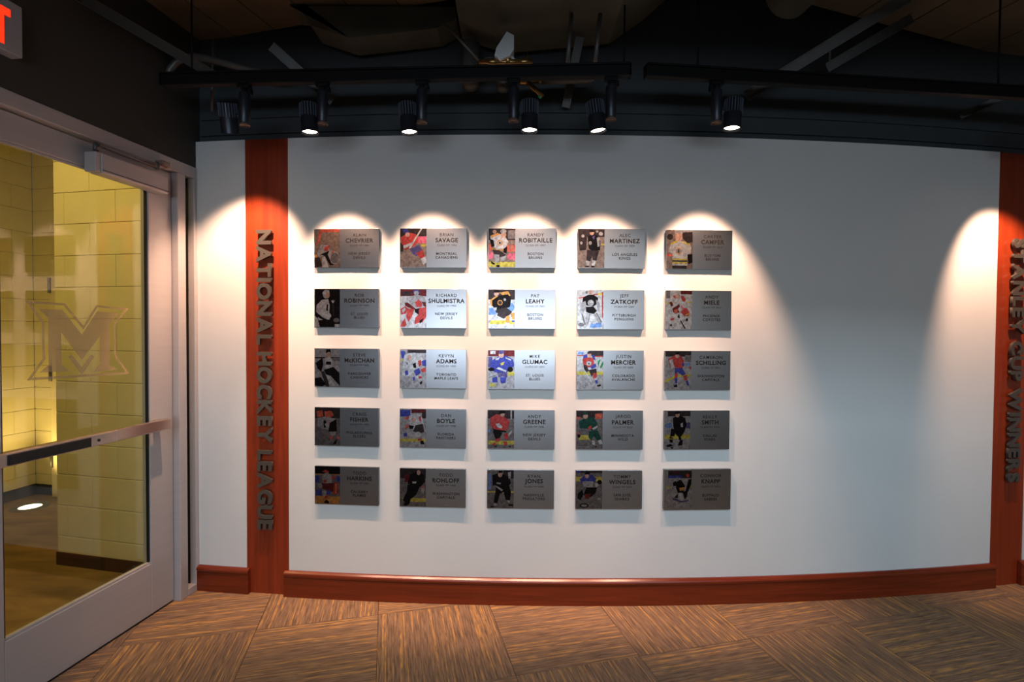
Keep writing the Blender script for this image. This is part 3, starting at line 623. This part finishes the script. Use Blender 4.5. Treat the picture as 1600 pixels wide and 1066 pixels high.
 13: [rc('w', 0, 0, 1, 1), rc('d', .48, 0, 1, .13), rc('l', .04, .03, .24, .10), rc('r', 0, .11, .28, .135), rc('r', .64, .13, 1, .16), po('e', .78, .26, .90, .22, .82, .40), po('e', .88, .40, 1, .26, 1, .36, .90, .48), rc('y', 0, .54, 1, .63), rc('h', 0, .63, 1, 1), po('b', .24, .12, .38, .08, .40, .18, .22, .22), po('b', .56, .12, .66, .10, .70, .24, .60, .22), po('r', .20, .22, .40, .17, .60, .18, .66, .32, .56, .42, .42, .44, .24, .36), el('w', .45, .33, .10, .06), po('k', .41, .35, .45, .30, .49, .35), po('b', .50, .42, .70, .32, .74, .42, .56, .48), po('d', .24, .36, .36, .38, .46, .52, .36, .56, .26, .46), po('d', .44, .50, .74, .46, .76, .60, .62, .62, .56, .68), po('r', .62, .58, .76, .58, .76, .68, .66, .74, .60, .70), po('w', .66, .72, .76, .70, .78, .76, .68, .78), po('b', .68, .77, .79, .76, .80, .84, .72, .86), po('k', .76, .90, .90, .87, .92, .92, .78, .94), po('w', .26, .50, .30, .50, .60, .84, .58, .86), el('s', .46, .11, .08, .06), po('d', .38, .08, .42, .01, .54, .01, .54, .07)],
 14: [rc('h', 0, 0, 1, 1), rc('d', 0, 0, 1, .14), rc('g', .76, .10, 1, .28), po('y', 0, .76, .42, .62, 1, .60, 1, .66, .44, .68, 0, .84), el('l', .88, .34, .08, .05), po('r', .10, .20, .38, .10, .62, .12, .72, .26, .68, .44, .46, .46, .30, .38, .20, .42, .14, .30), po('w', .14, .24, .28, .20, .32, .34, .22, .40), el('w', .28, .40, .07, .05), po('b', .36, .44, .66, .44, .80, .60, .66, .64, .48, .54, .38, .62), po('r', .36, .60, .48, .56, .48, .70, .36, .70), po('r', .70, .64, .84, .62, .86, .76, .74, .76), po('b', .36, .70, .48, .70, .46, .84, .38, .84), po('k', .34, .90, .46, .86, .48, .94, .34, .94), po('b', .80, .78, .88, .76, .94, .90, .86, .90), po('r', .90, .44, 1, .38, 1, .48), el('s', .46, .12, .08, .06), po('k', .38, .09, .42, .02, .54, .02, .56, .08), po('b', .64, .28, .74, .32, .72, .40, .66, .38)],
 15: [rc('g', 0, 0, 1, 1), rc('d', 0, 0, 1, .28), po('o', .06, .10, .30, .06, .34, .24, .10, .26), po('o', .38, .10, .66, .08, .76, .20, .62, .26, .40, .24), po('h', .10, .28, .40, .24, .80, .28, .84, .40, .70, .60, .40, .58, .10, .52), po('k', .34, .36, .42, .32, .46, .40, .38, .44, .46, .52, .36, .54), po('o', .56, .40, .62, .36, .60, .52), po('k', .60, .40, .86, .30, .88, .62, .54, .64), po('h', .60, .64, .84, .64, .82, .74, .66, .76), po('o', .60, .76, .76, .74, .68, .84, .58, .84), po('o', .88, .76, 1, .78, .98, .84, .90, .82), po('k', .78, .90, .90, .82, .84, .96, .70, .98)],
 16: [rc('h', 0, 0, 1, 1), rc('b', 0, .02, .40, .20), rc('m', .44, 0, 1, .10), rc('d', .84, .08, 1, .24), rc('y', 0, .78, 1, .86), po('w', .34, .18, .66, .10, .84, .18, .92, .40, .80, .56, .50, .54, .36, .40), el('s', .52, .28, .08, .06), po('o', .18, .22, .36, .18, .32, .26, .16, .28), po('r', .72, .20, .80, .18, .82, .32, .74, .30), po('o', .22, .42, .34, .40, .32, .50, .20, .52), po('k', .34, .42, .54, .44, .50, .52, .36, .52), po('d', .60, .42, .88, .38, .94, .60, .72, .64, .50, .58), po('b', .12, .64, .26, .62, .28, .72, .14, .72), po('r', .68, .78, .84, .76, .84, .82, .70, .84), po('k', .78, .84, .90, .82, .94, .92, .80, .92), el('w', .70, .66, .10, .07)],
 17: [rc('g', 0, 0, 1, 1), rc('d', 0, 0, 1, .22), rc('h', .86, 0, .92, .24), rc('y', 0, .80, 1, .90), po('r', .10, .20, .34, .10, .60, .16, .84, .28, .76, .50, .56, .56, .22, .52, .08, .36), po('w', .30, .36, .44, .34, .56, .44, .50, .48, .36, .44), po('k', .16, .44, .24, .50, .70, .54, .72, .58, .24, .56), po('k', .18, .54, .56, .58, .46, .74, .30, .76), po('r', .28, .76, .50, .72, .44, .82, .30, .84), po('r', .60, .62, .78, .60, .78, .76, .64, .76), po('r', .16, .88, .30, .84, .30, .92, .18, .92), po('r', .60, .82, .74, .82, .74, .92, .62, .92), po('w', .78, .62, .92, .52, .90, .60, .80, .68), el('l', .06, .54, .05, .04), po('k', .20, .95, .36, .93, .34, .97), po('k', .76, .95, .90, .93, .88, .97), el('s', .56, .11, .09, .06), po('k', .40, .10, .46, .02, .66, .01, .66, .08)],
 18: [rc('g', 0, 0, 1, 1), rc('d', 0, 0, 1, .18), po('o', .70, .08, .98, .06, 1, .20, .72, .22), po('o', 0, .16, .16, .16, .14, .22, 0, .22), rc('y', .10, .64, .56, .76), po('n', .10, .28, .34, .18, .64, .16, .78, .30, .80, .48, .60, .52, .36, .46, .12, .46), po('r', .44, .42, .56, .38, .60, .46, .46, .50), po('w', .60, .46, .80, .38, .80, .44, .64, .50), po('n', .48, .54, .80, .50, .96, .74, .80, .78, .66, .66, .58, .78, .46, .70), po('w', .58, .78, .70, .78, .72, .90, .62, .88), po('w', .82, .78, .94, .76, 1, .86, .88, .88), el('k', .10, .66, .06, .05), po('o', .02, .58, .12, .56, .12, .62), el('s', .34, .14, .09, .07), po('n', .24, .11, .26, .04, .42, .04, .44, .10), rc('k', .72, .92, .78, .96), rc('h', .06, .94, .50, .955)],
 19: [rc('h', 0, 0, 1, 1), rc('d', .12, 0, 1, .14), po('l', .04, .34, .28, .30, .30, .44, .06, .46), rc('v', .84, .30, 1, .46), rc('y', 0, .62, 1, .73), po('k', .32, .18, .56, .10, .80, .18, .86, .36, .78, .54, .60, .72, .42, .60, .34, .40), po('k', .26, .46, .42, .48, .40, .66, .22, .68), po('w', .62, .34, .70, .30, .72, .42, .64, .42), po('k', .20, .68, .34, .70, .32, .84, .20, .82), po('y', .21, .72, .34, .73, .34, .75, .21, .745), po('k', .60, .78, .72, .76, .70, .90, .52, .92), po('k', .04, .92, .24, .86, .34, .92, .16, .95), po('k', .54, .66, .66, .70, .66, .78, .56, .76), el('s', .50, .10, .08, .07), po('k', .38, .08, .44, .01, .58, .01, .60, .07), rc('k', .26, .95, .34, .99)],
 20: [rc('g', 0, 0, 1, 1), rc('k', 0, 0, 1, .20), rc('a', 0, .20, 1, .225), po('b', 0, .26, .18, .26, .16, .44, 0, .44), po('b', .84, .26, 1, .26, 1, .40, .86, .40), po('b', .04, .64, .28, .62, .26, .78, .02, .78), rc('a', 0, .80, 1, 1), po('r', .28, .14, .44, .08, .58, .14, .54, .18), po('h', .26, .22, .50, .16, .70, .26, .66, .46, .34, .46), po('r', .64, .28, .84, .24, .80, .32, .66, .34), po('r', .32, .38, .44, .34, .46, .44, .36, .44), po('m', .20, .46, .70, .44, .90, .42, .94, .70, .60, .66, .30, .60), po('r', .78, .42, .92, .42, .92, .74, .70, .74), po('a', .82, .46, .86, .46, .86, .72, .82, .72), el('h', .20, .52, .10, .06), po('h', .28, .66, .46, .66, .44, .80, .32, .80), po('r', .38, .80, .52, .76, .50, .86, .40, .86), po('k', .34, .98, .46, .88, .58, .96, .54, 1), po('b', .48, .64, .64, .64, .60, .76, .46, .74)],
 21: [rc('g', 0, 0, 1, 1), rc('d', 0, 0, 1, .26), rc('m', .18, .16, .44, .36), rc('y', .10, .78, 1, .88), po('k', .38, .16, .62, .08, .92, .14, .98, .34, .80, .48, .50, .46, .30, .40), po('w', .48, .34, .64, .34, .62, .39, .48, .39), po('k', .30, .42, .78, .46, .62, .70, .40, .82, .24, .94, .10, .84, .26, .62), po('h', .82, .52, .94, .50, .92, .66, .84, .66), el('s', .72, .10, .07, .07), po('k', .12, .94, .30, .88, .42, .80, .36, .94, .20, 1), po('r', .80, .48, .90, .46, .90, .52)],
 22: [rc('g', 0, 0, 1, 1), rc('d', .60, 0, 1, .22), rc('l', .04, .10, .14, .52), rc('y', 0, .555, 1, .60), po('k', .18, .14, .40, .08, .62, .12, .84, .20, .90, .34, .78, .44, .40, .46, .20, .40), po('h', .78, .06, .90, .04, .88, .22, .80, .22), po('h', .36, .32, .52, .34, .50, .38, .34, .36), po('k', .34, .44, .84, .42, .90, .58, .86, .80, .70, .78, .62, .58, .48, .62, .38, .88, .24, .86, .30, .58), po('h', .24, .40, .36, .42, .60, .52, .54, .56), po('w', .26, .88, .38, .88, .36, .94, .24, .94), po('w', .74, .80, .86, .80, .84, .88), el('s', .48, .12, .08, .07), po('k', .40, .08, .44, .01, .56, .01, .58, .07), rc('k', .14, .95, .24, .985), rc('k', .80, .90, .98, .94)],
 23: [rc('g', 0, 0, 1, 1), rc('d', .0, 0, 1, .06), rc('b', 0, 0, .18, .05), rc('y', 0, .16, 1, .28), po('b', .14, .22, .34, .12, .58, .10, .78, .20, .74, .30, .44, .30, .20, .32), po('h', .24, .28, .66, .28, .64, .44, .30, .42), po('w', .72, .34, .84, .30, .86, .40, .76, .44), el('k', .90, .30, .09, .06), po('k', .40, .44, .80, .44, .76, .58, .56, .70, .38, .72, .30, .62), po('m', .34, .62, .58, .60, .50, .74, .36, .74), po('k', .08, .60, .24, .50, .30, .62, .18, .78, .06, .72), el('h', .88, .74, .08, .025), el('k', .32, .92, .18, .06), el('h', .32, .92, .12, .035), el('s', .42, .14, .08, .06), po('k', .32, .10, .38, .02, .52, .03, .54, .09)],
 24: [rc('h', 0, 0, 1, 1), rc('d', .06, 0, .98, .20), rc('m', .32, .02, .48, .07), el('r', .82, .13, .06, .05), rc('b', .06, .13, .60, .20), rc('y', 0, .42, .18, .46), rc('y', .88, .42, 1, .46), po('k', .40, .26, .56, .24, .72, .40, .66, .58, .44, .60, .36, .44), po('k', .24, .32, .38, .26, .40, .40, .26, .42), po('h', .34, .22, .44, .16, .48, .26, .38, .30), po('a', .50, .46, .72, .44, .70, .52, .52, .54), po('k', .74, .56, .84, .24, .98, .22, .96, .36, .84, .58), po('k', .58, .58, .84, .52, .80, .70, .70, .80, .64, .70), po('w', .48, .60, .64, .60, .72, .80, .60, .82), po('k', .30, .72, .44, .62, .46, .74), po('v', .22, .74, .36, .74, .58, .82, .86, .78, .88, .82, .60, .86, .24, .78), po('g', .78, .30, .86, .26, .80, .38)],
}
NAMES = [('ALAIN', 'CHEVRIER', 1984, 'NEW JERSEY\nDEVILS'), ('BRIAN', 'SAVAGE', 1993, 'MONTREAL\nCANADIENS'), ('RANDY', 'ROBITAILLE', 1997, 'BOSTON\nBRUINS'), ('ALEC', 'MARTINEZ', 2009, 'LOS ANGELES\nKINGS'), ('CARTER', 'CAMPER', 2011, 'BOSTON\nBRUINS'),
 ('ROB', 'ROBINSON', 1989, 'ST. LOUIS\nBLUES'), ('RICHARD', 'SHULMISTRA', 1994, 'NEW JERSEY\nDEVILS'), ('PAT', 'LEAHY', 2001, 'BOSTON\nBRUINS'), ('JEFF', 'ZATKOFF', 2009, 'PITTSBURGH\nPENGUINS'), ('ANDY', 'MIELE', 2011, 'PHOENIX\nCOYOTES'),
 ('STEVE', 'McKICHAN', 1990, 'VANCOUVER\nCANUCKS'), ('KEVYN', 'ADAMS', 1996, 'TORONTO\nMAPLE LEAFS'), ('MIKE', 'GLUMAC', 2002, 'ST. LOUIS\nBLUES'), ('JUSTIN', 'MERCIER', 2009, 'COLORADO\nAVALANCHE'), ('CAMERON', 'SCHILLING', 2012, 'WASHINGTON\nCAPITALS'),
 ('CRAIG', 'FISHER', 1992, 'PHILADELPHIA\nFLYERS'), ('DAN', 'BOYLE', 1998, 'FLORIDA\nPANTHERS'), ('ANDY', 'GREENE', 2006, 'NEW JERSEY\nDEVILS'), ('JAROD', 'PALMER', 2010, 'MINNESOTA\nWILD'), ('REILLY', 'SMITH', 2013, 'DALLAS\nSTARS'),
 ('TODD', 'HARKINS', 1991, 'CALGARY\nFLAMES'), ('TODD', 'ROHLOFF', 1998, 'WASHINGTON\nCAPITALS'), ('RYAN', 'JONES', 2008, 'NASHVILLE\nPREDATORS'), ('TOMMY', 'WINGELS', 2010, 'SAN JOSE\nSHARKS'), ('CONNOR', 'KNAPP', 2012, 'BUFFALO\nSABRES')]
LOOK = ['photo of a white-and-red goalie crouching under an orange bar', 'photo of a skater in red jersey and violet pants', 'photo of a white-jersey skater before orange and pink lettering', 'photo of a dark-clad skater before a crowd', 'close photo of a white jersey with yellow stripes',
 'sepia photo of a standing white-jersey player', 'photo of a goalie in red pads', 'photo of a black-and-gold skater beside pale blue boards', 'photo of a goalie in a red-framed net', 'photo of a lunging white-jersey skater with red pants',
 'black and white photo of a kneeling dark-haired player', 'photo of a white-and-blue skater with red gloves behind', 'photo of a blue-jersey skater with white stripes', 'photo of a maroon-and-blue skater over a yellow strip', 'photo of a red-jersey skater with navy pants',
 'dim photo of an orange-shouldered player from behind', 'dim photo of a white-jersey skater, red trim, yellow strip', 'dim photo of a red-jersey skater with black pants', 'dim photo of a green-jersey skater', 'dim photo of a black-jersey skater and one blue patch',
 'dark photo of a red-pants player, blue boards, orange strip', 'dark photo of a black-clad skater leaning right', 'dark photo of a black-clad skater, legs wide apart', 'dark photo of a blue-shouldered skater, yellow band', 'dark photo of a goalie raising a black stick']
ORD = ['first', 'second', 'third', 'fourth', 'fifth']
ROWN = ['top row', 'second row', 'middle row', 'fourth row', 'bottom row']
S0, SP, PW, PHH, PT = -1.1126, 0.4578, 0.347, 0.2028, 0.016
ZR = [1.9568, 1.6444, 1.332, 1.0214, 0.7102]
def photo_mesh(layers, x0, z1, wd, ht, y):
    me = bpy.data.meshes.new('photo_print'); V = []; F = []; C = []
    for k, (c, poly) in enumerate(layers):
        i0 = len(V); yy = y - 0.00004 * (k + 1)
        for px, py in poly: V.append((x0 + min(1, max(0, px)) * wd, yy, z1 - min(1, max(0, py)) * ht))
        F.append(list(range(i0, len(V)))); C.append(srgb(PAL[c]))
    me.from_pydata(V, [], F); at = me.color_attributes.new('ink', 'FLOAT_COLOR', 'CORNER'); li = 0
    for f, c in zip(F, C):
        for _ in f: at.data[li].color = c; li += 1
    me.materials.append(M_PRINT); return me
def put_text(name, body, cap, xc, zc, y, bold, parent, spacing=1.06, maxw=0.19):
    me = text_mesh(body, cap / 0.727, bold, 0.0, spacing)
    xs = [v.co.x for v in me.vertices]; ys = [v.co.y for v in me.vertices]
    cx, cy = (min(xs) + max(xs)) / 2, (min(ys) + max(ys)) / 2; k = min(1.0, maxw / (max(xs) - min(xs)))
    for v in me.vertices: v.co = Vector((xc + (v.co.x - cx) * k, y, zc + (v.co.y - cy)))
    me.materials.clear(); me.materials.append(M_PRINT_TXT); return link(name, me, None, parent)
cache_plate = {}
for r in range(5):
    for c in range(5):
        i = r * 5 + c; s = S0 + c * SP; pw, ph, pt = PW, PHH, PT; zt = ZR[r]; ss = s
        if i == 24: pw, ph, pt = 0.356, 0.214, 0.018; zt = 0.716; ss = s + 0.006
        zc_ = zt - ph / 2
        root = tag(empty('player_plaque', W(ss, zc_, 0.0), ss / R), 'plaque with %s, %s, column %s' % (LOOK[i], ROWN[r], ['one', 'two', 'three', 'four', 'five'][c]), 'plaque', 'player plaques on the curved wall')
        key = pw
        if key in cache_plate:
            link('backing', cache_plate[key][0], None, root); link('face_plate', cache_plate[key][1], None, root)
        else:
            a = MB().box(-pw / 2 + 0.0015, pw / 2 - 0.0015, -pt + 0.003, 0.0015, -ph / 2 + 0.0015, ph / 2 - 0.0015).build('backing', M_BACKING, root)
            f = MB().box(-pw / 2, pw / 2, -pt, -pt + 0.003, -ph / 2, ph / 2, bev=0.0006).build('face_plate', M_PLAQUE, root)
            cache_plate[key] = (a.data, f.data)
        ins = 0.014 if i == 24 else 0.002
        link('photo_print', photo_mesh(PH[i], -pw / 2 + ins, ph / 2 - (0.008 if i == 24 else 0.002), 0.136, ph - (0.02 if i == 24 else 0.005), -pt - 0.0002), None, root)
        g, l_, yr, tm = NAMES[i]; xc = -pw / 2 + 0.70 * pw; k = ph / 892.0; yt = -pt - 0.0005
        put_text('given_name_text', g, 0.0168, xc, ph / 2 - 145 * k, yt, 0.008, root, 1.15)
        put_text('surname_text', l_, 0.0216, xc, ph / 2 - 269 * k, yt, 0.028, root, 1.12)
        put_text('class_year_text', 'CLASS OF %d' % yr, 0.0100, xc, ph / 2 - 382 * k, yt, 0.0, root, 1.12)
        t1, t2 = tm.split('\n')
        put_text('team_text', t1, 0.0138, xc, ph / 2 - 574 * k, yt, 0.018, root, 1.14)
        put_text('team_text', t2, 0.0138, xc, ph / 2 - 659 * k, yt, 0.018, root, 1.14)

# ------------------------------------------------------------------ light tracks and spotlights
ZTRK = 2.570
def chord_pt(A, B, px):   # point of the track seen above pixel column px
    v = ray(px, 120); d_ = B - A
    return A + d_ * ((-(A.x * v.y) + A.y * v.x) / (d_.x * v.y - d_.y * v.x))
def track(sa, sb, label, rods):
    A, B = W(sa, ZTRK, 0.40), W(sb, ZTRK, 0.40); d_ = B - A; L_ = d_.length
    root = tag(empty('light_track', A, math.atan2(d_.y, d_.x)), label, 'light track', 'ceiling light tracks')
    MB().box(0.006, L_ - 0.006, -0.018, 0.018, -0.030, 0.018, bev=0.003).build('rail', M_BLACK, root)
    MB().box(0.006, L_ - 0.006, -0.024, 0.024, 0.018, 0.026, bev=0.002).build('rail_flange', M_BLACK, root)
    for x in (0.0, L_ - 0.006): MB().box(x, x + 0.006, -0.022, 0.022, -0.032, 0.024, bev=0.002).build('end_cap', M_BLACK, root)
    for px, ztop in rods:
        x = (chord_pt(A, B, px) - A).length
        MB().tube([(x, 0, 0.026), (x, 0, ztop - ZTRK)], 0.004, 8).build('suspension_rod', M_BLACK, root)
    return root, A, B
t1, A1, B1 = track(-1.812, 0.258, 'long black light track carrying five spotlights left of the gap', [(300, 3.0), (975, 2.85)])
t2, A2, B2 = track(0.318, 2.62, 'black light track right of the gap running to the right edge', [(1090, 3.6), (1560, 3.0)])

def spotlight(A, B, px_stem, px_head, y_lens, s_aim, z_aim, tilt, roll, label, energy=1.0, size=60, blend=0.6):
    T = chord_pt(A, B, px_stem); H = chord_pt(A, B, px_head)
    d_ = (B - A).normalized(); rotz = math.atan2(d_.y, d_.x)
    root = tag(empty('track_spotlight', T, rotz), label, 'spotlight', 'spotlights on the tracks')
    side = (H - T).dot(d_)                       # head offset along the track
    # adapter, stem (ballast tube), cap
    MB().box(-0.028, 0.028, -0.016, 0.016, -0.048, -0.0305, bev=0.003).build('track_adapter', M_BLACK, root)
    MB().box(-0.034 if side > 0 else 0.018, -0.018 if side > 0 else 0.034, -0.012, 0.012, -0.075, -0.048, bev=0.003).build('lock_lever', M_BLACK, root)
    MB().lathe([(0, -0.048), (0.012, -0.048), (0.014, -0.060), (0.0225, -0.068), (0.0235, -0.072), (0.0235, -0.204), (0.022, -0.206)], 24).build('stem', M_LAMP, root)
    MB().lathe([(0.022, -0.206), (0.0235, -0.208), (0.0235, -0.214), (0.019, -0.216), (0.019, -0.211), (0, -0.211)], 24).build('stem_cap', M_LAMPCAP, root)
    zl = (CAM + ray(px_head, y_lens) * (H.y / ray(px_head, y_lens).y)).z - T.z     # rim height below track
    Mh = Matrix.Translation((side, 0, zl + 0.07)) @ Matrix.Rotation(tilt, 4, 'X') @ Matrix.Rotation(roll, 4, 'Y')
    hd = MB().lathe([(0, 0.062), (0.033, 0.062), (0.037, 0.058), (0.037, -0.068), (0.0375, -0.070), (0.0355, -0.070), (0.035, -0.054), (0.033, -0.052), (0, -0.052)], 28, Mh).build('lamp_head', M_LAMP, root)
    b = MB()
    for k in range(20):
        a = 2 * PI * k / 20
        b.box(0.0365, 0.0405, -0.0018, 0.0018, 0.0, 0.058, M=Mh @ Matrix.Rotation(a, 4, 'Z'))
    b.build('cooling_fins', M_FIN, hd)
    MB().lathe([(0, -0.0590), (0.0345, -0.0590), (0.0345, -0.0535)], 28, Mh).build('lens', M_LENS, hd)
    sg = 1 if side > 0 else -1
    MB().tube([(sg * 0.022, 0, zl + 0.075), (side - sg * 0.030, 0, zl + 0.075)], 0.008, 12).build('pivot', M_LAMP, root)
    sp = bpy.data.lights.new('spot_beam', 'SPOT'); sp.energy = SPOT_E * energy; sp.color = SPOT_C
    sp.spot_size = math.radians(size); sp.spot_blend = blend; sp.shadow_soft_size = 0.018
    so_ = bpy.data.objects.new('spot_beam', sp); COL.objects.link(so_); so_.parent = root
    lp = Mh @ Vector((0, 0, -0.074)); so_.location = lp
    wp = T + Matrix.Rotation(rotz, 3, 'Z') @ lp
    aim = (W(s_aim, z_aim) - wp).normalized()
    so_.rotation_euler = (Matrix.Rotation(-rotz, 3, 'Z') @ aim).to_track_quat('-Z', 'Y').to_euler()
    return root
ZA = 1.50
spotlight(A1, B1, 382, 357, 207, -1.70, 1.55, 0.36, 0.10, 'black spotlight nearest the door, aimed at the left wood upright', energy=1.1, size=76, blend=0.7)
spotlight(A1, B1, 504, 483, 208, -1.106, ZA, 0.0, -0.06, 'black spotlight second from the door, glowing, head left of its stem')
spotlight(A1, B1, 659, 638, 208, -0.649, ZA, 0.0, -0.08, 'black spotlight third from the door, between the left end and middle valve')
spotlight(A1, B1, 803, 828, 205, -0.184, ZA, 0.0, 0.0, 'black spotlight below the brass valve, head right of its stem')
spotlight(A1, B1, 955, 932, 206, 0.262, ZA, 0.0, -0.14, 'black spotlight beside the gap, at the right end of the long track')
spotlight(A2, B2, 1120, 1146, 202, 0.735, ZA, 0.0, 0.06, 'lone black spotlight in view on the right track')
spotlight(A2, B2, 1678, 1652, 222, 2.53, 1.58, 0.0, 0.0, 'black spotlight past the right edge aimed at the right wood upright', size=66)

# ------------------------------------------------------------------ overhead clutter
def duct(name, contour, Yf, Yn, label, ztop=3.45):
    """wrapped duct: lower contour given at its far end, extruded towards the room"""
    pts = [at_y(x, y, Yf) for x, y in contour]
    poly = [(p.x, p.z) for p in pts] + [(pts[-1].x, ztop), (pts[0].x, ztop)]
    return tag(MB().prism(poly, Yn, Yf).build(name, M_DUCT), label, 'duct')
duct('air_duct', [(474, 20), (504, 68), (561, 87), (690, 73), (718, 58)], 2.66, 2.5, 'dark wrapped air duct with slanted underside above the long track', 2.99)
duct('air_duct', [(722, 62), (786, 82), (806, 82), (951, 69), (1003, 33), (1040, 0)], 2.62, 1.3, 'dark wrapped air duct behind the white valve box')
rd = at_y(1240, -18, 2.30)
tag(MB().tube([(rd.x, 2.35, rd.z), (rd.x + 0.1, 0.9, rd.z)], 0.105, 24).build('round_duct', M_DUCT), 'round dark duct end at the top right', 'duct')
def strut(p0, Y0, p1, Y1, wd, label, thk=0.02):
    a, c = at_y(*p0, Y0), at_y(*p1, Y1); t = c - a
    root = tag(empty('ceiling_strut', a), label, 'strut')
    view = (a - CAM).normalized()
    MB().bar((0, 0, 0), t, wd, 0.004, view).build('web', M_STEEL, root)
    n = t.cross(view).normalized() * (wd / 2 - 0.002)
    for sg in (-1, 1): MB().bar(n * sg + view * -thk / 2, t + n * sg + view * -thk / 2, thk, 0.004, n).build('flange', M_STEEL, root)
    return root
strut((120, -8), 2.15, (335, 118), 2.58, 0.045, 'grey steel strut slanting from the top left to the track end')
strut((424, 72), 2.50, (520, 158), 2.62, 0.045, 'short grey steel strut crossing behind the track at left')
strut((906, 58), 2.50, (884, 168), 2.62, 0.04, 'upright grey strut hanging beside the right brass pipe')
strut((1420, -6), 2.2, (1166, 150), 2.60, 0.05, 'long grey strut slanting down behind the right track')
strut((1425, 28), 2.45, (1292, 106), 2.55, 0.045, 'shorter grey strut under the right ceiling deck')
strut((1575, 148), 2.70, (1500, 182), 2.78, 0.03, 'faint grey strut behind the far right of the track')
def rod(p0, p1, Y, r, label, name='hanger_rod', mt=M_CONDUIT):
    a, c = at_y(*p0, Y), at_y(*p1, Y)
    return tag(MB().tube([a, c], r, 10).build(name, mt), label, 'rod', 'hanger rods')
rod((333, 62), (331, 174), 2.62, 0.006, 'thin hanging rod near the left end of the track')
rod((893, 22), (887, 98), 2.33, 0.010, 'thin grey rod left of the upright strut')
rod((938, 22), (930, 96), 2.33, 0.010, 'thin grey rod right of the upright strut')
rod((1297, 20), (1296, 112), 2.58, 0.006, 'thin rod beside the shorter right strut')
rod((694, 36), (748, 94), 2.36, 0.006, 'thin slanted rod left of the white valve box')
pts = [at_y(x, y, 2.6) for x, y in ((262, 122), (266, 108), (276, 97), (290, 90), (306, 88), (330, 93), (400, 112), (440, 120))]
tag(MB().tube(pts, 0.017, 12).build('conduit', M_CONDUIT), 'bent grey conduit near the left track end', 'pipe')

# control valve with white actuator and brass fittings
YV = 2.36
vo = at_y(788, 100, YV)
cv = tag(empty('control_valve', vo), 'brass control valve with a white actuator box above the track', 'valve')
def lv(x, y, Y=YV): return at_y(x, y, Y) - vo
q = [lv(776, 80), lv(792, 55), lv(803, 61), lv(803, 82), lv(797, 92), lv(782, 98), lv(773, 92)]
MB().prism([(p.x, p.z) for p in q], -0.03, 0.05).build('actuator_box', M_WHITEBOX, cv)
MB().tube([lv(778, 100), lv(779, 93), lv(784, 89)], 0.006, 8).build('actuator_bracket', M_WHITEBOX, cv)
MB().tube([lv(804, 101), lv(803, 93), lv(798, 88)], 0.006, 8).build('actuator_bracket', M_WHITEBOX, cv)
MB().tube([lv(748, 97), lv(762, 97), lv(763, 97), lv(775, 97), lv(776, 97), lv(812, 97), lv(813, 97), lv(832, 96)], [0.011, 0.011, 0.016, 0.016, 0.013, 0.013, 0.017, 0.012], 14).build('brass_body', M_BRASS, cv)
MB().tube([lv(794, 101), lv(793, 83)], [0.016, 0.012], 14).build('valve_neck', M_BRASS, cv)
MB().tube([lv(764, 100), lv(764, 92)], 0.006, 10).build('test_port', M_BRASS, cv)
MB().tube([lv(824, 100), lv(824, 84)], [0.010, 0.003], 10).build('test_port', M_BRASS, cv)
MB().tube([lv(757, 91), lv(775, 90)], 0.004, 8).build('port_handle', M_STEEL, cv)
ys_ = at_y(810, 127, 2.50)
st = tag(empty('y_strainer', ys_), 'small brass strainer with a slanted branch under the track', 'valve')
def ls(x, y): return at_y(x, y, 2.50) - ys_
MB().tube([ls(806, 127), ls(812, 127), ls(813, 127), ls(824, 127), ls(825, 127), ls(840, 126), ls(841, 126), ls(847, 126)], [0.013, 0.013, 0.016, 0.016, 0.011, 0.011, 0.016, 0.014], 14).build('brass_body', M_BRASS, st)
MB().tube([ls(824, 128), ls(836, 140), ls(838, 141), ls(848, 151)], [0.013, 0.013, 0.011, 0.012], 12).build('branch', M_BRASS, st)
MB().tube([ls(842, 150), ls(846, 153)], 0.008, 10).build('green_cap', mat('green_plastic', (26, 130, 70), 0.5, var=0.05), st)
tag(MB().tube([at_y(847, 126, 2.50), at_y(900, 125, 2.50), at_y(922, 124, 2.50), at_y(930, 118, 2.50), at_y(932, 104, 2.50)], 0.017, 14).build('pipe', M_CONDUIT), 'horizontal grey pipe to the right of the brass strainer', 'pipe')
for px, py, r_, lab in ((735, 133, 0.045, 'larger rounded grey pipe end under the track left of middle'), (786, 138, 0.033, 'smaller rounded grey pipe end behind the middle spotlight stem')):
    c = at_y(px, py, 2.55)
    tag(MB().lathe([(0, -r_ * 0.62), (r_ * 0.6, -r_ * 0.5), (r_ * 0.95, -r_ * 0.15), (r_, 0.05), (r_, 0.20), (0, 0.20)], 20, Matrix.Translation(c)).build('capped_pipe', M_CONDUIT), lab, 'pipe')
